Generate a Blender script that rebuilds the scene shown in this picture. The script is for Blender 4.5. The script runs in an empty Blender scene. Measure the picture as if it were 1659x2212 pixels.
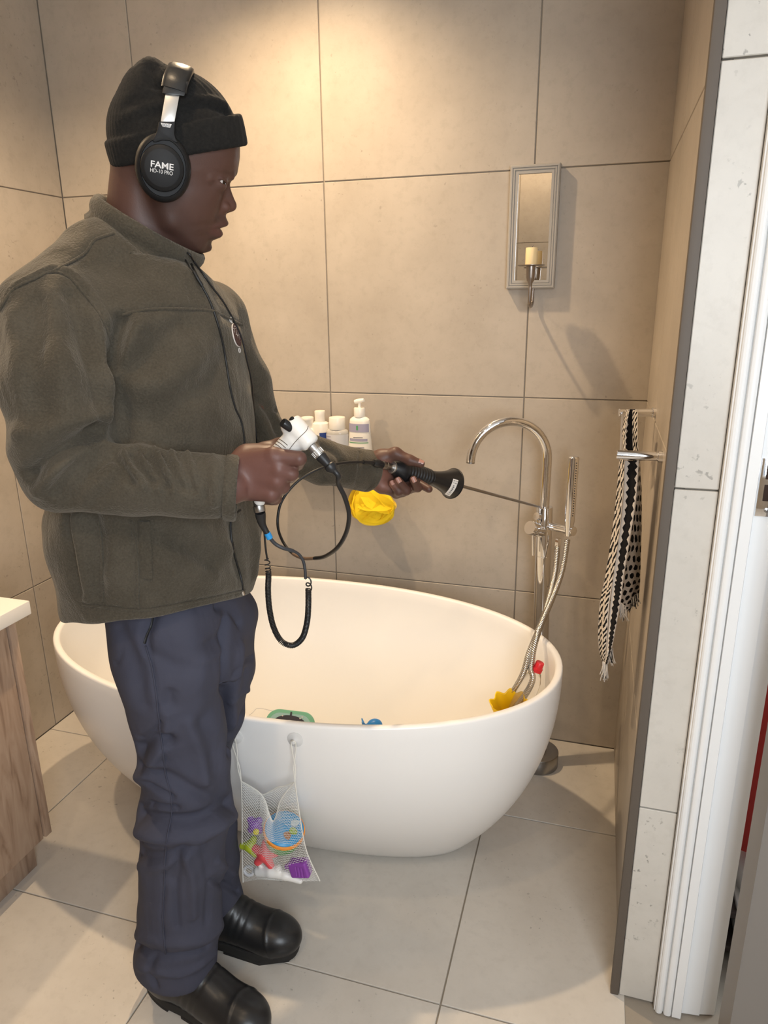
import bpy, bmesh, math, random
import numpy as np
from mathutils import Vector, Matrix
from mathutils.bvhtree import BVHTree
random.seed(7); rng = np.random.default_rng(7)
S = bpy.context.scene
COL = S.collection
# ------------------------------------------------------------------ camera
F_PX, W_PX, H_PX = 1535.29, 1659, 2212
CAM = Vector((0.79986, -2.08217, 1.38402))
YAW, PITCH, ROLL = 0.29395, 0.29094, -0.01121
_cy, _sy, _cp, _sp = math.cos(YAW), math.sin(YAW), math.cos(PITCH), math.sin(PITCH)
FWD = Vector((-_sy*_cp, _cy*_cp, -_sp)); _r = Vector((_cy, _sy, 0)); _u = _r.cross(FWD)
RGT = _r*math.cos(ROLL) + _u*math.sin(ROLL); UPV = -_r*math.sin(ROLL) + _u*math.cos(ROLL)
cam = bpy.data.cameras.new('camera'); co = bpy.data.objects.new('camera', cam); COL.objects.link(co)
co.matrix_world = Matrix(((RGT.x, UPV.x, -FWD.x, CAM.x), (RGT.y, UPV.y, -FWD.y, CAM.y), (RGT.z, UPV.z, -FWD.z, CAM.z), (0, 0, 0, 1)))
cam.sensor_fit = 'VERTICAL'; cam.sensor_height = 36.0; cam.lens = 36.0*F_PX/H_PX; cam.clip_start = 0.05
S.camera = co
# ------------------------------------------------------------------ world, lights, exposure
wd = bpy.data.worlds.new('World'); S.world = wd; wd.use_nodes = True
wd.node_tree.nodes['Background'].inputs[0].default_value = (0.75, 0.87, 1.0, 1)
wd.node_tree.nodes['Background'].inputs[1].default_value = 0.6
S.view_settings.view_transform = 'Standard'; S.view_settings.look = 'None'
S.view_settings.exposure = -0.28; S.view_settings.gamma = 1.0; S.view_settings.use_curve_mapping = False
def light(name, kind, loc, energy, color, target=None, **kw):
    l = bpy.data.lights.new(name, kind); l.energy = energy; l.color = color
    for k, v in kw.items(): setattr(l, k, v)
    o = bpy.data.objects.new(name, l); COL.objects.link(o); o.location = loc
    if target is not None:
        o.rotation_euler = (Vector(target)-Vector(loc)).to_track_quat('-Z', 'Y').to_euler()
    return o
WARM = (1.0, 0.74, 0.465)
CEIL = 2.42
light('downlight_over_bath', 'SPOT', (-0.03, -0.42, CEIL-0.03), 105, WARM, (-0.03, -0.42, 0), spot_size=2.35, spot_blend=1.0, shadow_soft_size=0.022)
light('downlight_over_vanity', 'SPOT', (-0.78, -1.0, CEIL-0.03), 58, WARM, (-0.78, -1.0, 0), spot_size=2.5, spot_blend=0.7, shadow_soft_size=0.022)
light('downlight_over_floor', 'SPOT', (0.32, -1.45, CEIL-0.03), 18, WARM, (0.32, -1.45, 0), spot_size=2.5, spot_blend=0.7, shadow_soft_size=0.03)
light('downlight_over_front', 'SPOT', (0.32, -2.38, CEIL-0.03), 22, WARM, (0.32, -2.38, 0), spot_size=2.5, spot_blend=0.7, shadow_soft_size=0.03)
light('window_daylight', 'AREA', (1.3, -2.76, 1.5), 42, (0.86, 0.93, 1.0), (0.2, -0.9, 0.9), shape='RECTANGLE', size=0.80, size_y=1.0)
light('hall_daylight', 'AREA', (1.9, -0.02, 1.5), 48, (0.85, 0.93, 1.0), (1.25, -0.75, 1.1), shape='RECTANGLE', size=0.8, size_y=1.4)
# ------------------------------------------------------------------ helpers
def ray(px, py):
    return FWD + RGT*((px-W_PX/2)/F_PX) - UPV*((py-H_PX/2)/F_PX)
def at(px, py, Y):                      # point of the plane y = Y behind a pixel of the photograph
    d = ray(px, py); return CAM + d*((Y-CAM.y)/d.y)
def atx(px, py, X):
    d = ray(px, py); return CAM + d*((X-CAM.x)/d.x)
def atz(px, py, Z):
    d = ray(px, py); return CAM + d*((Z-CAM.z)/d.z)
def scale_at(p): return F_PX/((Vector(p)-CAM).dot(FWD))      # pixels per metre
def link(o, parent=None):
    COL.objects.link(o)
    if parent is not None:
        o.parent = parent
        o.matrix_parent_inverse = Matrix.Translation(-parent.location)
    return o
def tag(o, label=None, cat=None, group=None, kind=None):
    if label: o['label'] = label
    if cat: o['category'] = cat
    if group: o['group'] = group
    if kind: o['kind'] = kind
    return o
def empty(name, loc, label=None, cat=None, group=None):
    o = bpy.data.objects.new(name, None); o.empty_display_size = 0.02; o.location = loc
    COL.objects.link(o); return tag(o, label, cat, group)
def mesh(name, verts, faces, mat=None, parent=None, smooth=True, sharp=None):
    me = bpy.data.meshes.new(name); me.from_pydata([tuple(v) for v in verts], [], faces); me.validate(); me.update()
    if smooth: me.polygons.foreach_set('use_smooth', [True]*len(me.polygons))
    if sharp and smooth: me.set_sharp_from_angle(angle=math.radians(sharp))
    if mat:
        for m in (mat if isinstance(mat, (list, tuple)) else [mat]): me.materials.append(m)
    o = bpy.data.objects.new(name, me); return link(o, parent)
def bm_obj(name, bm, mat, parent=None, smooth=False, sharp=35):
    bmesh.ops.recalc_face_normals(bm, faces=bm.faces)
    me = bpy.data.meshes.new(name); bm.to_mesh(me); bm.free()
    if smooth:
        me.polygons.foreach_set('use_smooth', [True]*len(me.polygons)); me.set_sharp_from_angle(angle=math.radians(sharp))
    me.materials.append(mat); o = bpy.data.objects.new(name, me); return link(o, parent)
def box(name, lo, hi, mat, parent=None, bevel=0.0, seg=2):
    bm = bmesh.new(); bmesh.ops.create_cube(bm, size=1.0)
    lo, hi = Vector(lo), Vector(hi); d = hi-lo
    for v in bm.verts: v.co = Vector((lo.x+(v.co.x+.5)*d.x, lo.y+(v.co.y+.5)*d.y, lo.z+(v.co.z+.5)*d.z))
    if bevel: bmesh.ops.bevel(bm, geom=bm.edges[:], offset=bevel, segments=seg, profile=0.5, affect='EDGES')
    return bm_obj(name, bm, mat, parent, smooth=bevel > 0)
def frame_of(axis):
    a = Vector(axis).normalized()
    t = Vector((0, 0, 1)) if abs(a.z) < 0.9 else Vector((1, 0, 0))
    u = a.cross(t).normalized(); return a, u, a.cross(u).normalized()
def lathe(name, prof, origin, axis, mat, parent=None, seg=32, smooth=True, sharp=40, sx=1.0, sy=1.0, uax=None):
    """prof: (r, h) along axis from origin; closed at both ends when r is 0"""
    a, u, w = frame_of(axis); o = Vector(origin)
    if uax is not None:
        u = Vector(uax); u = (u - a*u.dot(a)).normalized(); w = a.cross(u)
    V, Fc = [], []
    n = len(prof)
    for r, h in prof:
        for k in range(seg):
            t = 2*math.pi*k/seg; V.append(o + a*h + u*(r*sx*math.cos(t)) + w*(r*sy*math.sin(t)))
    for i in range(n-1):
        for k in range(seg):
            k2 = (k+1) % seg; Fc.append((i*seg+k, i*seg+k2, (i+1)*seg+k2, (i+1)*seg+k))
    Fc.append(tuple(range(seg-1, -1, -1))); Fc.append(tuple((n-1)*seg+k for k in range(seg)))
    return mesh(name, V, Fc, mat, parent, smooth, sharp)
def spline(pts, n=8, closed=False):
    P = [Vector(p) for p in pts]; out = []; m = len(P)
    rngs = range(m if closed else m-1)
    for i in rngs:
        if closed: p0, p1, p2, p3 = P[(i-1) % m], P[i], P[(i+1) % m], P[(i+2) % m]
        else: p0, p1, p2, p3 = P[max(i-1, 0)], P[i], P[i+1], P[min(i+2, m-1)]
        for k in range(n):
            t = k/n; out.append(0.5*((2*p1)+(p2-p0)*t+(2*p0-5*p1+4*p2-p3)*t*t+(3*p1-p0-3*p2+p3)*t**3))
    if not closed: out.append(P[-1])
    return out
def tube_geo(pts, r, seg=10, V=None, Fc=None, flat=1.0, closed=False, up=None):
    """sweep with parallel transport; r number or list; flat squashes the second axis"""
    V = [] if V is None else V; Fc = [] if Fc is None else Fc
    P = [Vector(p) for p in pts]; n = len(P); base = len(V)
    R = r if isinstance(r, (list, tuple)) else [r]*n
    T = [((P[min(i+1, n-1)]-P[max(i-1, 0)]) if not closed else (P[(i+1) % n]-P[i-1])).normalized() for i in range(n)]
    if up is not None:
        u = Vector(up); u = (u-T[0]*u.dot(T[0])).normalized()
    else: _, u, _ = frame_of(T[0])
    for i in range(n):
        u = (u-T[i]*u.dot(T[i])).normalized()
        if up is not None:
            uu = Vector(up); uu = uu-T[i]*uu.dot(T[i])
            if uu.length > 1e-3: u = uu.normalized()
        w = T[i].cross(u)
        for k in range(seg):
            t = 2*math.pi*k/seg; V.append(P[i]+u*(R[i]*math.cos(t))+w*(R[i]*flat*math.sin(t)))
    for i in range(n if closed else n-1):
        j = (i+1) % n
        for k in range(seg):
            k2 = (k+1) % seg; Fc.append((base+i*seg+k, base+i*seg+k2, base+j*seg+k2, base+j*seg+k))
    if not closed:
        Fc.append(tuple(base+k for k in range(seg-1, -1, -1))); Fc.append(tuple(base+(n-1)*seg+k for k in range(seg)))
    return V, Fc
def tube(name, pts, r, mat, parent=None, seg=10, flat=1.0, closed=False, up=None):
    V, Fc = tube_geo(pts, r, seg, flat=flat, closed=closed, up=up)
    return mesh(name, V, Fc, mat, parent, True, 50)
def prism(name, outline, o, ux, uy, depth, mat, parent=None, bevel=0.0):
    """flat outline (list of 2D points) extruded by depth along ux x uy"""
    ux, uy, o = Vector(ux).normalized(), Vector(uy).normalized(), Vector(o); nz = ux.cross(uy)
    bm = bmesh.new(); vs = [bm.verts.new(o+ux*a+uy*b) for a, b in outline]
    f = bm.faces.new(vs); r = bmesh.ops.extrude_face_region(bm, geom=[f])
    bmesh.ops.translate(bm, verts=[v for v in r['geom'] if isinstance(v, bmesh.types.BMVert)], vec=nz*depth)
    if bevel: bmesh.ops.bevel(bm, geom=bm.edges[:], offset=bevel, segments=2, profile=0.5, affect='EDGES')
    return bm_obj(name, bm, mat, parent, smooth=bool(bevel))
def text_obj(name, s, o, ux, uy, size, depth, mat, parent=None, width=None, bold=0.0):
    cu = bpy.data.curves.new(name, 'FONT'); cu.body = s; cu.size = size; cu.extrude = depth/size*size; cu.offset = bold*size; cu.align_x = 'CENTER'; cu.align_y = 'CENTER'
    ob = bpy.data.objects.new(name+'_tmp', cu); COL.objects.link(ob)
    dg = bpy.context.evaluated_depsgraph_get(); me = bpy.data.meshes.new_from_object(ob.evaluated_get(dg))
    bpy.data.objects.remove(ob); bpy.data.curves.remove(cu)
    ux, uy = Vector(ux).normalized(), Vector(uy).normalized(); uy = (uy-ux*uy.dot(ux)).normalized(); nz = ux.cross(uy); o = Vector(o)
    k = 1.0
    if width: xs = [v.co.x for v in me.vertices]; k = width/max(1e-6, max(xs)-min(xs))
    for v in me.vertices: v.co = o+ux*(v.co.x*k)+uy*v.co.y+nz*v.co.z
    me.materials.clear(); me.materials.append(mat); me.update()
    return link(bpy.data.objects.new(name, me), parent)
# ------------------------------------------------------------------ materials
def nt_new(name):
    m = bpy.data.materials.new(name); m.use_nodes = True; n = m.node_tree; b = n.nodes['Principled BSDF']; return m, n, b
def mat(name, col, rough=0.5, metal=0.0, bump=None, spec=0.5, mottle=None, coat=0.0, sheen=0.0, trans=0.0, ior=1.45, sss=0.0, alpha=1.0, attr=None):
    """mottle = (scale, amount, second colour); bump = (scale, strength, distance)"""
    m, n, b = nt_new(name); L = n.links
    b.inputs['Base Color'].default_value = (*col, 1); b.inputs['Roughness'].default_value = rough; b.inputs['Metallic'].default_value = metal
    b.inputs['Specular IOR Level'].default_value = spec; b.inputs['Coat Weight'].default_value = coat; b.inputs['Coat Roughness'].default_value = 0.08
    b.inputs['Sheen Weight'].default_value = sheen; b.inputs['Sheen Roughness'].default_value = 0.5
    b.inputs['Transmission Weight'].default_value = trans; b.inputs['IOR'].default_value = ior; b.inputs['Alpha'].default_value = alpha
    tc = n.nodes.new('ShaderNodeTexCoord')
    src = None
    if attr:
        a = n.nodes.new('ShaderNodeAttribute'); a.attribute_name = attr; src = a.outputs['Color']
    if mottle:
        sc, amt, c2 = mottle[:3]
        nz = n.nodes.new('ShaderNodeTexNoise'); nz.inputs['Scale'].default_value = sc; nz.inputs['Detail'].default_value = 6; nz.inputs['Roughness'].default_value = 0.65
        L.new(tc.outputs['Object'], nz.inputs['Vector'])
        mr = n.nodes.new('ShaderNodeMapRange'); mr.inputs[1].default_value = 0.35; mr.inputs[2].default_value = 0.7; mr.inputs[4].default_value = amt
        L.new(nz.outputs['Fac'], mr.inputs[0])
        mx = n.nodes.new('ShaderNodeMix'); mx.data_type = 'RGBA'; mx.inputs['A'].default_value = (*col, 1); mx.inputs['B'].default_value = (*c2, 1)
        if src: L.new(src, mx.inputs['A'])
        L.new(mr.outputs[0], mx.inputs['Factor']); src = mx.outputs['Result']
    if src: L.new(src, b.inputs['Base Color'])
    if bump:
        nb = n.nodes.new('ShaderNodeTexNoise'); nb.inputs['Scale'].default_value = bump[0]; nb.inputs['Detail'].default_value = 3
        L.new(tc.outputs['Object'], nb.inputs['Vector'])
        bp = n.nodes.new('ShaderNodeBump'); bp.inputs['Strength'].default_value = bump[1]; bp.inputs['Distance'].default_value = bump[2]
        L.new(nb.outputs['Fac'], bp.inputs['Height']); L.new(bp.outputs['Normal'], b.inputs['Normal'])
    return m
def tile_mat(name, c1, c2, c3, rough, speck=0.5):
    m, n, b = nt_new(name); L = n.links; tc = n.nodes.new('ShaderNodeTexCoord')
    def noise(sc, det, ro=0.6):
        x = n.nodes.new('ShaderNodeTexNoise'); x.inputs['Scale'].default_value = sc; x.inputs['Detail'].default_value = det; x.inputs['Roughness'].default_value = ro
        L.new(tc.outputs['Object'], x.inputs['Vector']); return x.outputs['Fac']
    def ramp(src, lo, hi, to=1.0):
        r = n.nodes.new('ShaderNodeMapRange'); r.inputs[1].default_value = lo; r.inputs[2].default_value = hi; r.inputs[4].default_value = to; L.new(src, r.inputs[0]); return r.outputs[0]
    def mix(a, bcol, fac):
        x = n.nodes.new('ShaderNodeMix'); x.data_type = 'RGBA'; L.new(fac, x.inputs['Factor'])
        if isinstance(a, tuple): x.inputs['A'].default_value = (*a, 1)
        else: L.new(a, x.inputs['A'])
        x.inputs['B'].default_value = (*bcol, 1); return x.outputs['Result']
    c = mix(c1, c2, ramp(noise(2.6, 7, 0.62), 0.38, 0.66))
    c = mix(c, c3, ramp(noise(38, 5, 0.7), 0.5, 0.72, 0.35))
    big = ramp(noise(5, 3), 0.5, 0.62)
    sp = ramp(noise(75, 3, 0.55), 0.64, 0.70)
    mu = n.nodes.new('ShaderNodeMath'); mu.operation = 'MULTIPLY'; L.new(big, mu.inputs[0]); L.new(sp, mu.inputs[1])
    m2 = n.nodes.new('ShaderNodeMath'); m2.operation = 'MULTIPLY'; L.new(mu.outputs[0], m2.inputs[0]); m2.inputs[1].default_value = speck
    c = mix(c, tuple(x*0.45 for x in c3), m2.outputs[0])
    L.new(c, b.inputs['Base Color']); b.inputs['Roughness'].default_value = rough; b.inputs['Specular IOR Level'].default_value = 0.4
    bp = n.nodes.new('ShaderNodeBump'); bp.inputs['Strength'].default_value = 0.12; bp.inputs['Distance'].default_value = 0.002
    L.new(noise(60, 5), bp.inputs['Height']); L.new(bp.outputs['Normal'], b.inputs['Normal'])
    return m
M_TILE = tile_mat('wall_tile_stone', (0.475, 0.415, 0.345), (0.39, 0.338, 0.277), (0.325, 0.28, 0.225), 0.40, 0.4)
M_FLOOR = tile_mat('floor_tile_stone', (0.62, 0.58, 0.52), (0.535, 0.495, 0.44), (0.46, 0.425, 0.375), 0.34, 0.55)
M_STUB = tile_mat('daylit_tile_stone', (0.61, 0.58, 0.525), (0.53, 0.50, 0.45), (0.46, 0.435, 0.385), 0.4, 0.8)  # same stone as the walls, daylight on the wall end put into its colour
M_GROUT = mat('grout', (0.29, 0.25, 0.20), 0.9, bump=(300, 0.3, 0.001))
M_CEIL = mat('ceiling_paint', (0.80, 0.79, 0.77), 0.9)
M_WHITEPAINT = mat('white_gloss_paint', (0.80, 0.80, 0.79), 0.35, bump=(60, 0.15, 0.001))
M_TRIM = mat('taupe_metal_trim', (0.105, 0.085, 0.068), 0.6)
M_CHROME = mat('chrome', (0.80, 0.80, 0.81), 0.06, 1.0)
M_BRUSHED = mat('brushed_steel', (0.36, 0.35, 0.34), 0.32, 1.0)
M_PEWTER = mat('pewter_metal', (0.30, 0.26, 0.23), 0.35, 0.9)
M_BATH = mat('matt_white_stone_resin', (0.86, 0.845, 0.82), 0.28, spec=0.45)
M_BLACK = mat('black_rubber', (0.014, 0.014, 0.015), 0.42)
M_BLACKGLOSS = mat('black_plastic', (0.012, 0.012, 0.013), 0.28)
M_RED = mat('red_plastic', (0.62, 0.02, 0.03), 0.35)
M_BLUE = mat('blue_plastic', (0.02, 0.20, 0.55), 0.35)
M_YELLOW = mat('yellow_plastic', (0.90, 0.60, 0.01), 0.3)
M_WHITE = mat('white_plastic', (0.78, 0.77, 0.74), 0.35)
M_DOOR = mat('grey_painted_door', (0.19, 0.172, 0.155), 0.4)
# ------------------------------------------------------------------ soft-blended solids (signed distances) meshed by surface nets
class Solid:
    def __init__(self): self.P = []
    def _add(self, fn, c, R, k, sub): self.P.append((fn, np.array(c, float), float(R), k, sub)); return self
    def ell(self, c, r, M=None, k=0.01, sub=False):
        c = np.array(c, float); r = np.array(r, float); M = np.eye(3) if M is None else np.array(M, float)
        def fn(X):
            q = (X-c) @ M
            k0 = np.sqrt(((q/r)**2).sum(-1)); k1 = np.sqrt(((q/(r*r))**2).sum(-1))+1e-9
            return k0*(k0-1)/k1
        return self._add(fn, c, r.max(), k, sub)
    def cap(self, a, b, ra, rb=None, k=0.01, sub=False, sq=None):
        """tapered capsule; sq = (direction, factor) squashes it along a direction"""
        a = np.array(a, float); b = np.array(b, float); rb = ra if rb is None else rb; ba = b-a; L2 = max(1e-12, ba@ba)
        if sq is not None:
            n = np.array(sq[0], float); n /= np.linalg.norm(n); sf = sq[1]
        def fn(X):
            pa = X-a; t = np.clip((pa@ba)/L2, 0, 1); q = pa-t[..., None]*ba
            if sq is not None:
                qn = q@n; q = q+(qn*(1/sf-1))[..., None]*n
            d = np.sqrt((q*q).sum(-1))-(ra+(rb-ra)*t)
            return d*(min(1.0, sf) if sq is not None else 1.0)
        return self._add(fn, (a+b)/2, np.linalg.norm(ba)/2+max(ra, rb)*(1 if sq is None else max(1, sq[1])), k, sub)
    def chain(self, pts, rad, k=0.006, k0=None, sub=False, sq=None):
        for i in range(len(pts)-1):
            self.cap(pts[i], pts[i+1], rad[i], rad[i+1], (k0 if (i == 0 and k0 is not None) else k), sub, sq)
        return self
    def box(self, c, h, M=None, r=0.005, k=0.01, sub=False):
        c = np.array(c, float); h = np.array(h, float)-r; M = np.eye(3) if M is None else np.array(M, float)
        def fn(X):
            q = np.abs((X-c)@M)-h
            return np.sqrt((np.maximum(q, 0)**2).sum(-1))+np.minimum(q.max(-1), 0)-r
        return self._add(fn, c, np.linalg.norm(h+r), k, sub)
    def half(self, p, n, k=0.004):
        """cuts away everything on the side n points to"""
        p = np.array(p, float); n = np.array(n, float); n = n/np.linalg.norm(n)
        return self._add(lambda X: -((X-p)@n), p, 50, k, True)
    def stack(self, nodes, k=0.02, e=2.0, sub=False):
        """upright body from ellipse slices (z, cx, cy, rx, ry), z rising"""
        nd = np.array(nodes, float); zz = np.linspace(nd[0, 0], nd[-1, 0], 160)
        tab = []
        for j in range(1, 5):
            y = nd[:, j]; z = nd[:, 0]; m = np.gradient(y, z)
            i = np.clip(np.searchsorted(z, zz)-1, 0, len(z)-2); h = z[i+1]-z[i]; t = (zz-z[i])/h
            tab.append((2*t**3-3*t**2+1)*y[i]+(t**3-2*t**2+t)*h*m[i]+(-2*t**3+3*t**2)*y[i+1]+(t**3-t**2)*h*m[i+1])
        z0, z1 = zz[0], zz[-1]
        def fn(X):
            z = X[..., 2]; v = [np.interp(z, zz, t) for t in tab]
            a = np.abs((X[..., 0]-v[0])/v[2]); b = np.abs((X[..., 1]-v[1])/v[3])
            rr = (a**e+b**e)**(1/e)
            d = (rr-1)*np.minimum(v[2], v[3])
            dz = np.maximum(z0-z, z-z1)
            return np.where(dz > 0, np.sqrt(np.maximum(d, 0)**2+dz**2), np.maximum(d, dz))
        c = [nd[:, 1].mean(), nd[:, 2].mean(), (z0+z1)/2]
        return self._add(fn, c, 0.5*(z1-z0)+nd[:, 3:].max()+0.1, k, sub)
    def ev(self, X, C=None, ext=0.0):
        """X (..., 3); with C (block centres) far shapes are skipped"""
        d = np.full(X.shape[:-1], 1.0)
        for fn, c, R, k, sub in self.P:
            if C is not None and R < 40:
                m = np.linalg.norm(C-c, axis=1) < R+ext+k+0.012
                if not m.any(): continue
                x = X[m]; dm = d[m]
            else: m = None; x = X; dm = d
            q = fn(x)
            if sub:
                h = np.maximum(k-np.abs(dm+q), 0)/max(k, 1e-6); r = np.maximum(dm, -q)+h*h*k*0.25
            else:
                h = np.maximum(k-np.abs(dm-q), 0)/max(k, 1e-6); r = np.minimum(dm, q)-h*h*k*0.25
            if m is None: d = r
            else: d[m] = r
        return d
    def bounds(self):
        lo = np.min([c-R for f, c, R, k, s in self.P if not s and R < 40], 0); hi = np.max([c+R for f, c, R, k, s in self.P if not s and R < 40], 0); return lo, hi
    def nets(self, h, B=8, lo=None, hi=None):
        l2, h2 = self.bounds(); lo = l2-2*h if lo is None else np.array(lo, float); hi = h2+2*h if hi is None else np.array(hi, float)
        nb = np.ceil((hi-lo)/(h*B)).astype(int)+1
        def act(cent, half):
            return np.abs(self.ev(cent)) < half*1.75*1.6+0.004
        g = 4; nbc = np.ceil(nb/g).astype(int)
        I = np.stack(np.meshgrid(*[np.arange(n) for n in nbc], indexing='ij'), -1).reshape(-1, 3)
        I = I[act(lo+(I+0.5)*h*B*g, h*B*g/2)]
        off = np.stack(np.meshgrid(*[np.arange(g)]*3, indexing='ij'), -1).reshape(-1, 3)
        I = (I[:, None]*g+off[None]).reshape(-1, 3)
        I = I[act(lo+(I+0.5)*h*B, h*B/2)]
        n1 = B+1; loc = np.stack(np.meshgrid(*[np.arange(n1)]*3, indexing='ij'), -1).reshape(-1, 3)
        Ds = []
        for s in range(0, len(I), 700):
            J = I[s:s+700]; X = lo+(J[:, None]*B+loc[None])*h
            Ds.append(self.ev(X, C=lo+(J+0.5)*h*B, ext=h*B*0.9))
        D = np.concatenate(Ds).reshape(-1, n1, n1, n1)
        NN = nb*B+2
        key = lambda c: (c[..., 0].astype(np.int64)*NN[1]+c[..., 1])*NN[2]+c[..., 2]
        corners = np.array([[i, j, k] for i in (0, 1) for j in (0, 1) for k in (0, 1)])
        Cn = np.stack([D[:, i:i+B, j:j+B, k:k+B] for i, j, k in corners], -1)
        neg = Cn < 0; mix = neg.any(-1) & ~neg.all(-1)
        w = np.argwhere(mix); cv = Cn[mix]; cell = I[w[:, 0]]*B+w[:, 1:]
        ed = [(a, b) for a in range(8) for b in range(a+1, 8) if np.abs(corners[a]-corners[b]).sum() == 1]
        acc = np.zeros((len(cell), 3)); cnt = np.zeros(len(cell))
        for a, b in ed:
            m = (cv[:, a] < 0) != (cv[:, b] < 0); t = cv[m, a]/(cv[m, a]-cv[m, b]+1e-12)
            acc[m] += corners[a]+t[:, None]*(corners[b]-corners[a]); cnt[m] += 1
        V = lo+(cell+acc/cnt[:, None])*h
        ck = key(cell); o = np.argsort(ck); ck = ck[o]; V = V[o]
        F = []
        for ax in range(3):
            a1, a2 = [(1, 2), (2, 0), (0, 1)][ax]
            A = D[:, :B, :B, :B]; sl = [slice(None)]+[slice(0, B)]*3; sl[ax+1] = slice(1, B+1); Bv = D[tuple(sl)]
            m = (A < 0) != (Bv < 0); w = np.argwhere(m); L = I[w[:, 0]]*B+w[:, 1:]; flip = A[m] < 0
            e1 = np.zeros(3, int); e1[a1] = 1; e2 = np.zeros(3, int); e2[a2] = 1
            q = np.stack([key(L-e1-e2), key(L-e2), key(L), key(L-e1)], -1)
            ix = np.searchsorted(ck, q); ix = np.minimum(ix, len(ck)-1); ok = (ck[ix] == q).all(-1)
            ix = ix[ok]; fl = flip[ok]; ix[~fl] = ix[~fl][:, ::-1]; F.append(ix)
        F = np.concatenate(F)
        for _ in range(2):                                # pull the vertices onto the surface
            V = V-self.grad(V)[0]
        return V, F
    def grad(self, V, e=4e-4):
        N = np.zeros_like(V); st = np.zeros_like(V)
        for s in range(0, len(V), 60000):
            x = V[s:s+60000]; d = self.ev(x); g = np.stack([self.ev(x+np.eye(3)[i]*e)-self.ev(x-np.eye(3)[i]*e) for i in range(3)], -1)/(2*e)
            ln = np.linalg.norm(g, axis=1)+1e-9; N[s:s+60000] = g/ln[:, None]; st[s:s+60000] = g/np.maximum(ln, 0.4)[:, None]**2*np.clip(d, -0.002, 0.002)[:, None]
        return st, N
def raw_mesh(name, V, F, m, parent=None, attr=None):
    me = bpy.data.meshes.new(name); nv, nf = len(V), len(F)
    me.vertices.add(nv); me.vertices.foreach_set('co', np.asarray(V, np.float32).ravel())
    me.loops.add(nf*4); me.loops.foreach_set('vertex_index', np.asarray(F, np.int32).ravel())
    me.polygons.add(nf); me.polygons.foreach_set('loop_start', np.arange(0, nf*4, 4, dtype=np.int32)); me.polygons.foreach_set('loop_total', np.full(nf, 4, np.int32))
    me.polygons.foreach_set('use_smooth', np.ones(nf, bool)); me.update(calc_edges=True); me.validate()
    if attr is not None:
        a = me.color_attributes.new('Col', 'FLOAT_COLOR', 'POINT'); c = np.ones((nv, 4), np.float32); c[:, :3] = attr; a.data.foreach_set('color', c.ravel())
    me.materials.append(m); o = bpy.data.objects.new(name, me); return link(o, parent)
def solid_obj(name, s, h, m, parent=None, **kw):
    V, F = s.nets(h, **kw); return raw_mesh(name, V, F, m, parent)
def rotm(axis_x, up):
    """matrix whose columns are an orthonormal frame (x along axis_x, z near up)"""
    x = np.array(axis_x, float); x /= np.linalg.norm(x); z = np.array(up, float); z -= x*(z@x); z /= np.linalg.norm(z); return np.stack([x, np.cross(z, x), z], 1)
def seg_dist(X, pts):
    """distance of points to a polyline"""
    P = np.array([tuple(p) for p in pts], float); d = np.full(len(X), 9.0)
    for i in range(len(P)-1):
        ba = P[i+1]-P[i]; t = np.clip(((X-P[i])@ba)/max(1e-12, ba@ba), 0, 1); d = np.minimum(d, np.linalg.norm(X-P[i]-t[:, None]*ba, axis=1))
    return d
# ================================================================== THE ROOM
TW, TH, XL, XR = 0.59477, 0.6, -0.9, 0.942
ZJ = [0.0, 0.508, 1.108, 1.708, 2.308, CEIL]
def slab(name, lo, hi, m=M_GROUT): return tag(box(name, lo, hi, m), kind='structure')
G = 0.0016   # half a joint
def tiles_on(parent, cells, mk, m, bevel=0.0012):
    for c in cells:
        lo, hi = mk(c); box('tile', lo, hi, m, parent, bevel, 1)
floor = slab('floor', (-0.95, -2.75, -0.06), (2.6, 0.9, -0.004))
xs = [-0.9, -0.61, -0.0152, 0.5796, 0.942, 1.1744, 1.769, 2.0]
ys = [0.0, -0.40, -0.995, -1.59, -2.185, -2.7]
cells = []
for j in range(len(ys)-1):
    for i in range(len(xs)-1):
        x0, x1 = xs[i], xs[i+1]
        if x0 >= 0.94 and j < 1: continue
        if ys[j+1] > -0.87 and x0 >= 0.94: continue
        if x0 == 0.5796 and j >= 1: x1 = 1.1744 if j >= 2 else 0.942
        if x0 == 0.942: continue
        cells.append((x0, x1, ys[j+1], ys[j]))
tiles_on(floor, cells, lambda c: ((c[0]+G, c[2]+G, -0.006), (c[1]-G, c[3]-G, 0.0)), M_FLOOR, 0.001)
wb = slab('wall_back', (XL-0.08, 0.004, -0.05), (XR+0.15, 0.12, CEIL+0.05))
cx = [XL, -TW, 0.0, TW, XR]
tiles_on(wb, [(cx[i], cx[i+1], ZJ[j], ZJ[j+1]) for i in range(4) for j in range(5)],
         lambda c: ((c[0]+G, 0.0, c[2]+G), (c[1]-G, 0.010, c[3]-G)), M_TILE)
wl = slab('wall_left', (XL-0.12, -2.75, -0.05), (XL-0.004, 0.1, CEIL+0.05))
cyj = [0.0, -0.373, -0.968, -1.563, -2.158, -2.7]
tiles_on(wl, [(cyj[i+1], cyj[i], ZJ[j], ZJ[j+1]) for i in range(5) for j in range(5)],
         lambda c: ((XL-0.010, c[0]+G, c[2]+G), (XL, c[1]-G, c[3]-G)), M_TILE)
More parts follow.
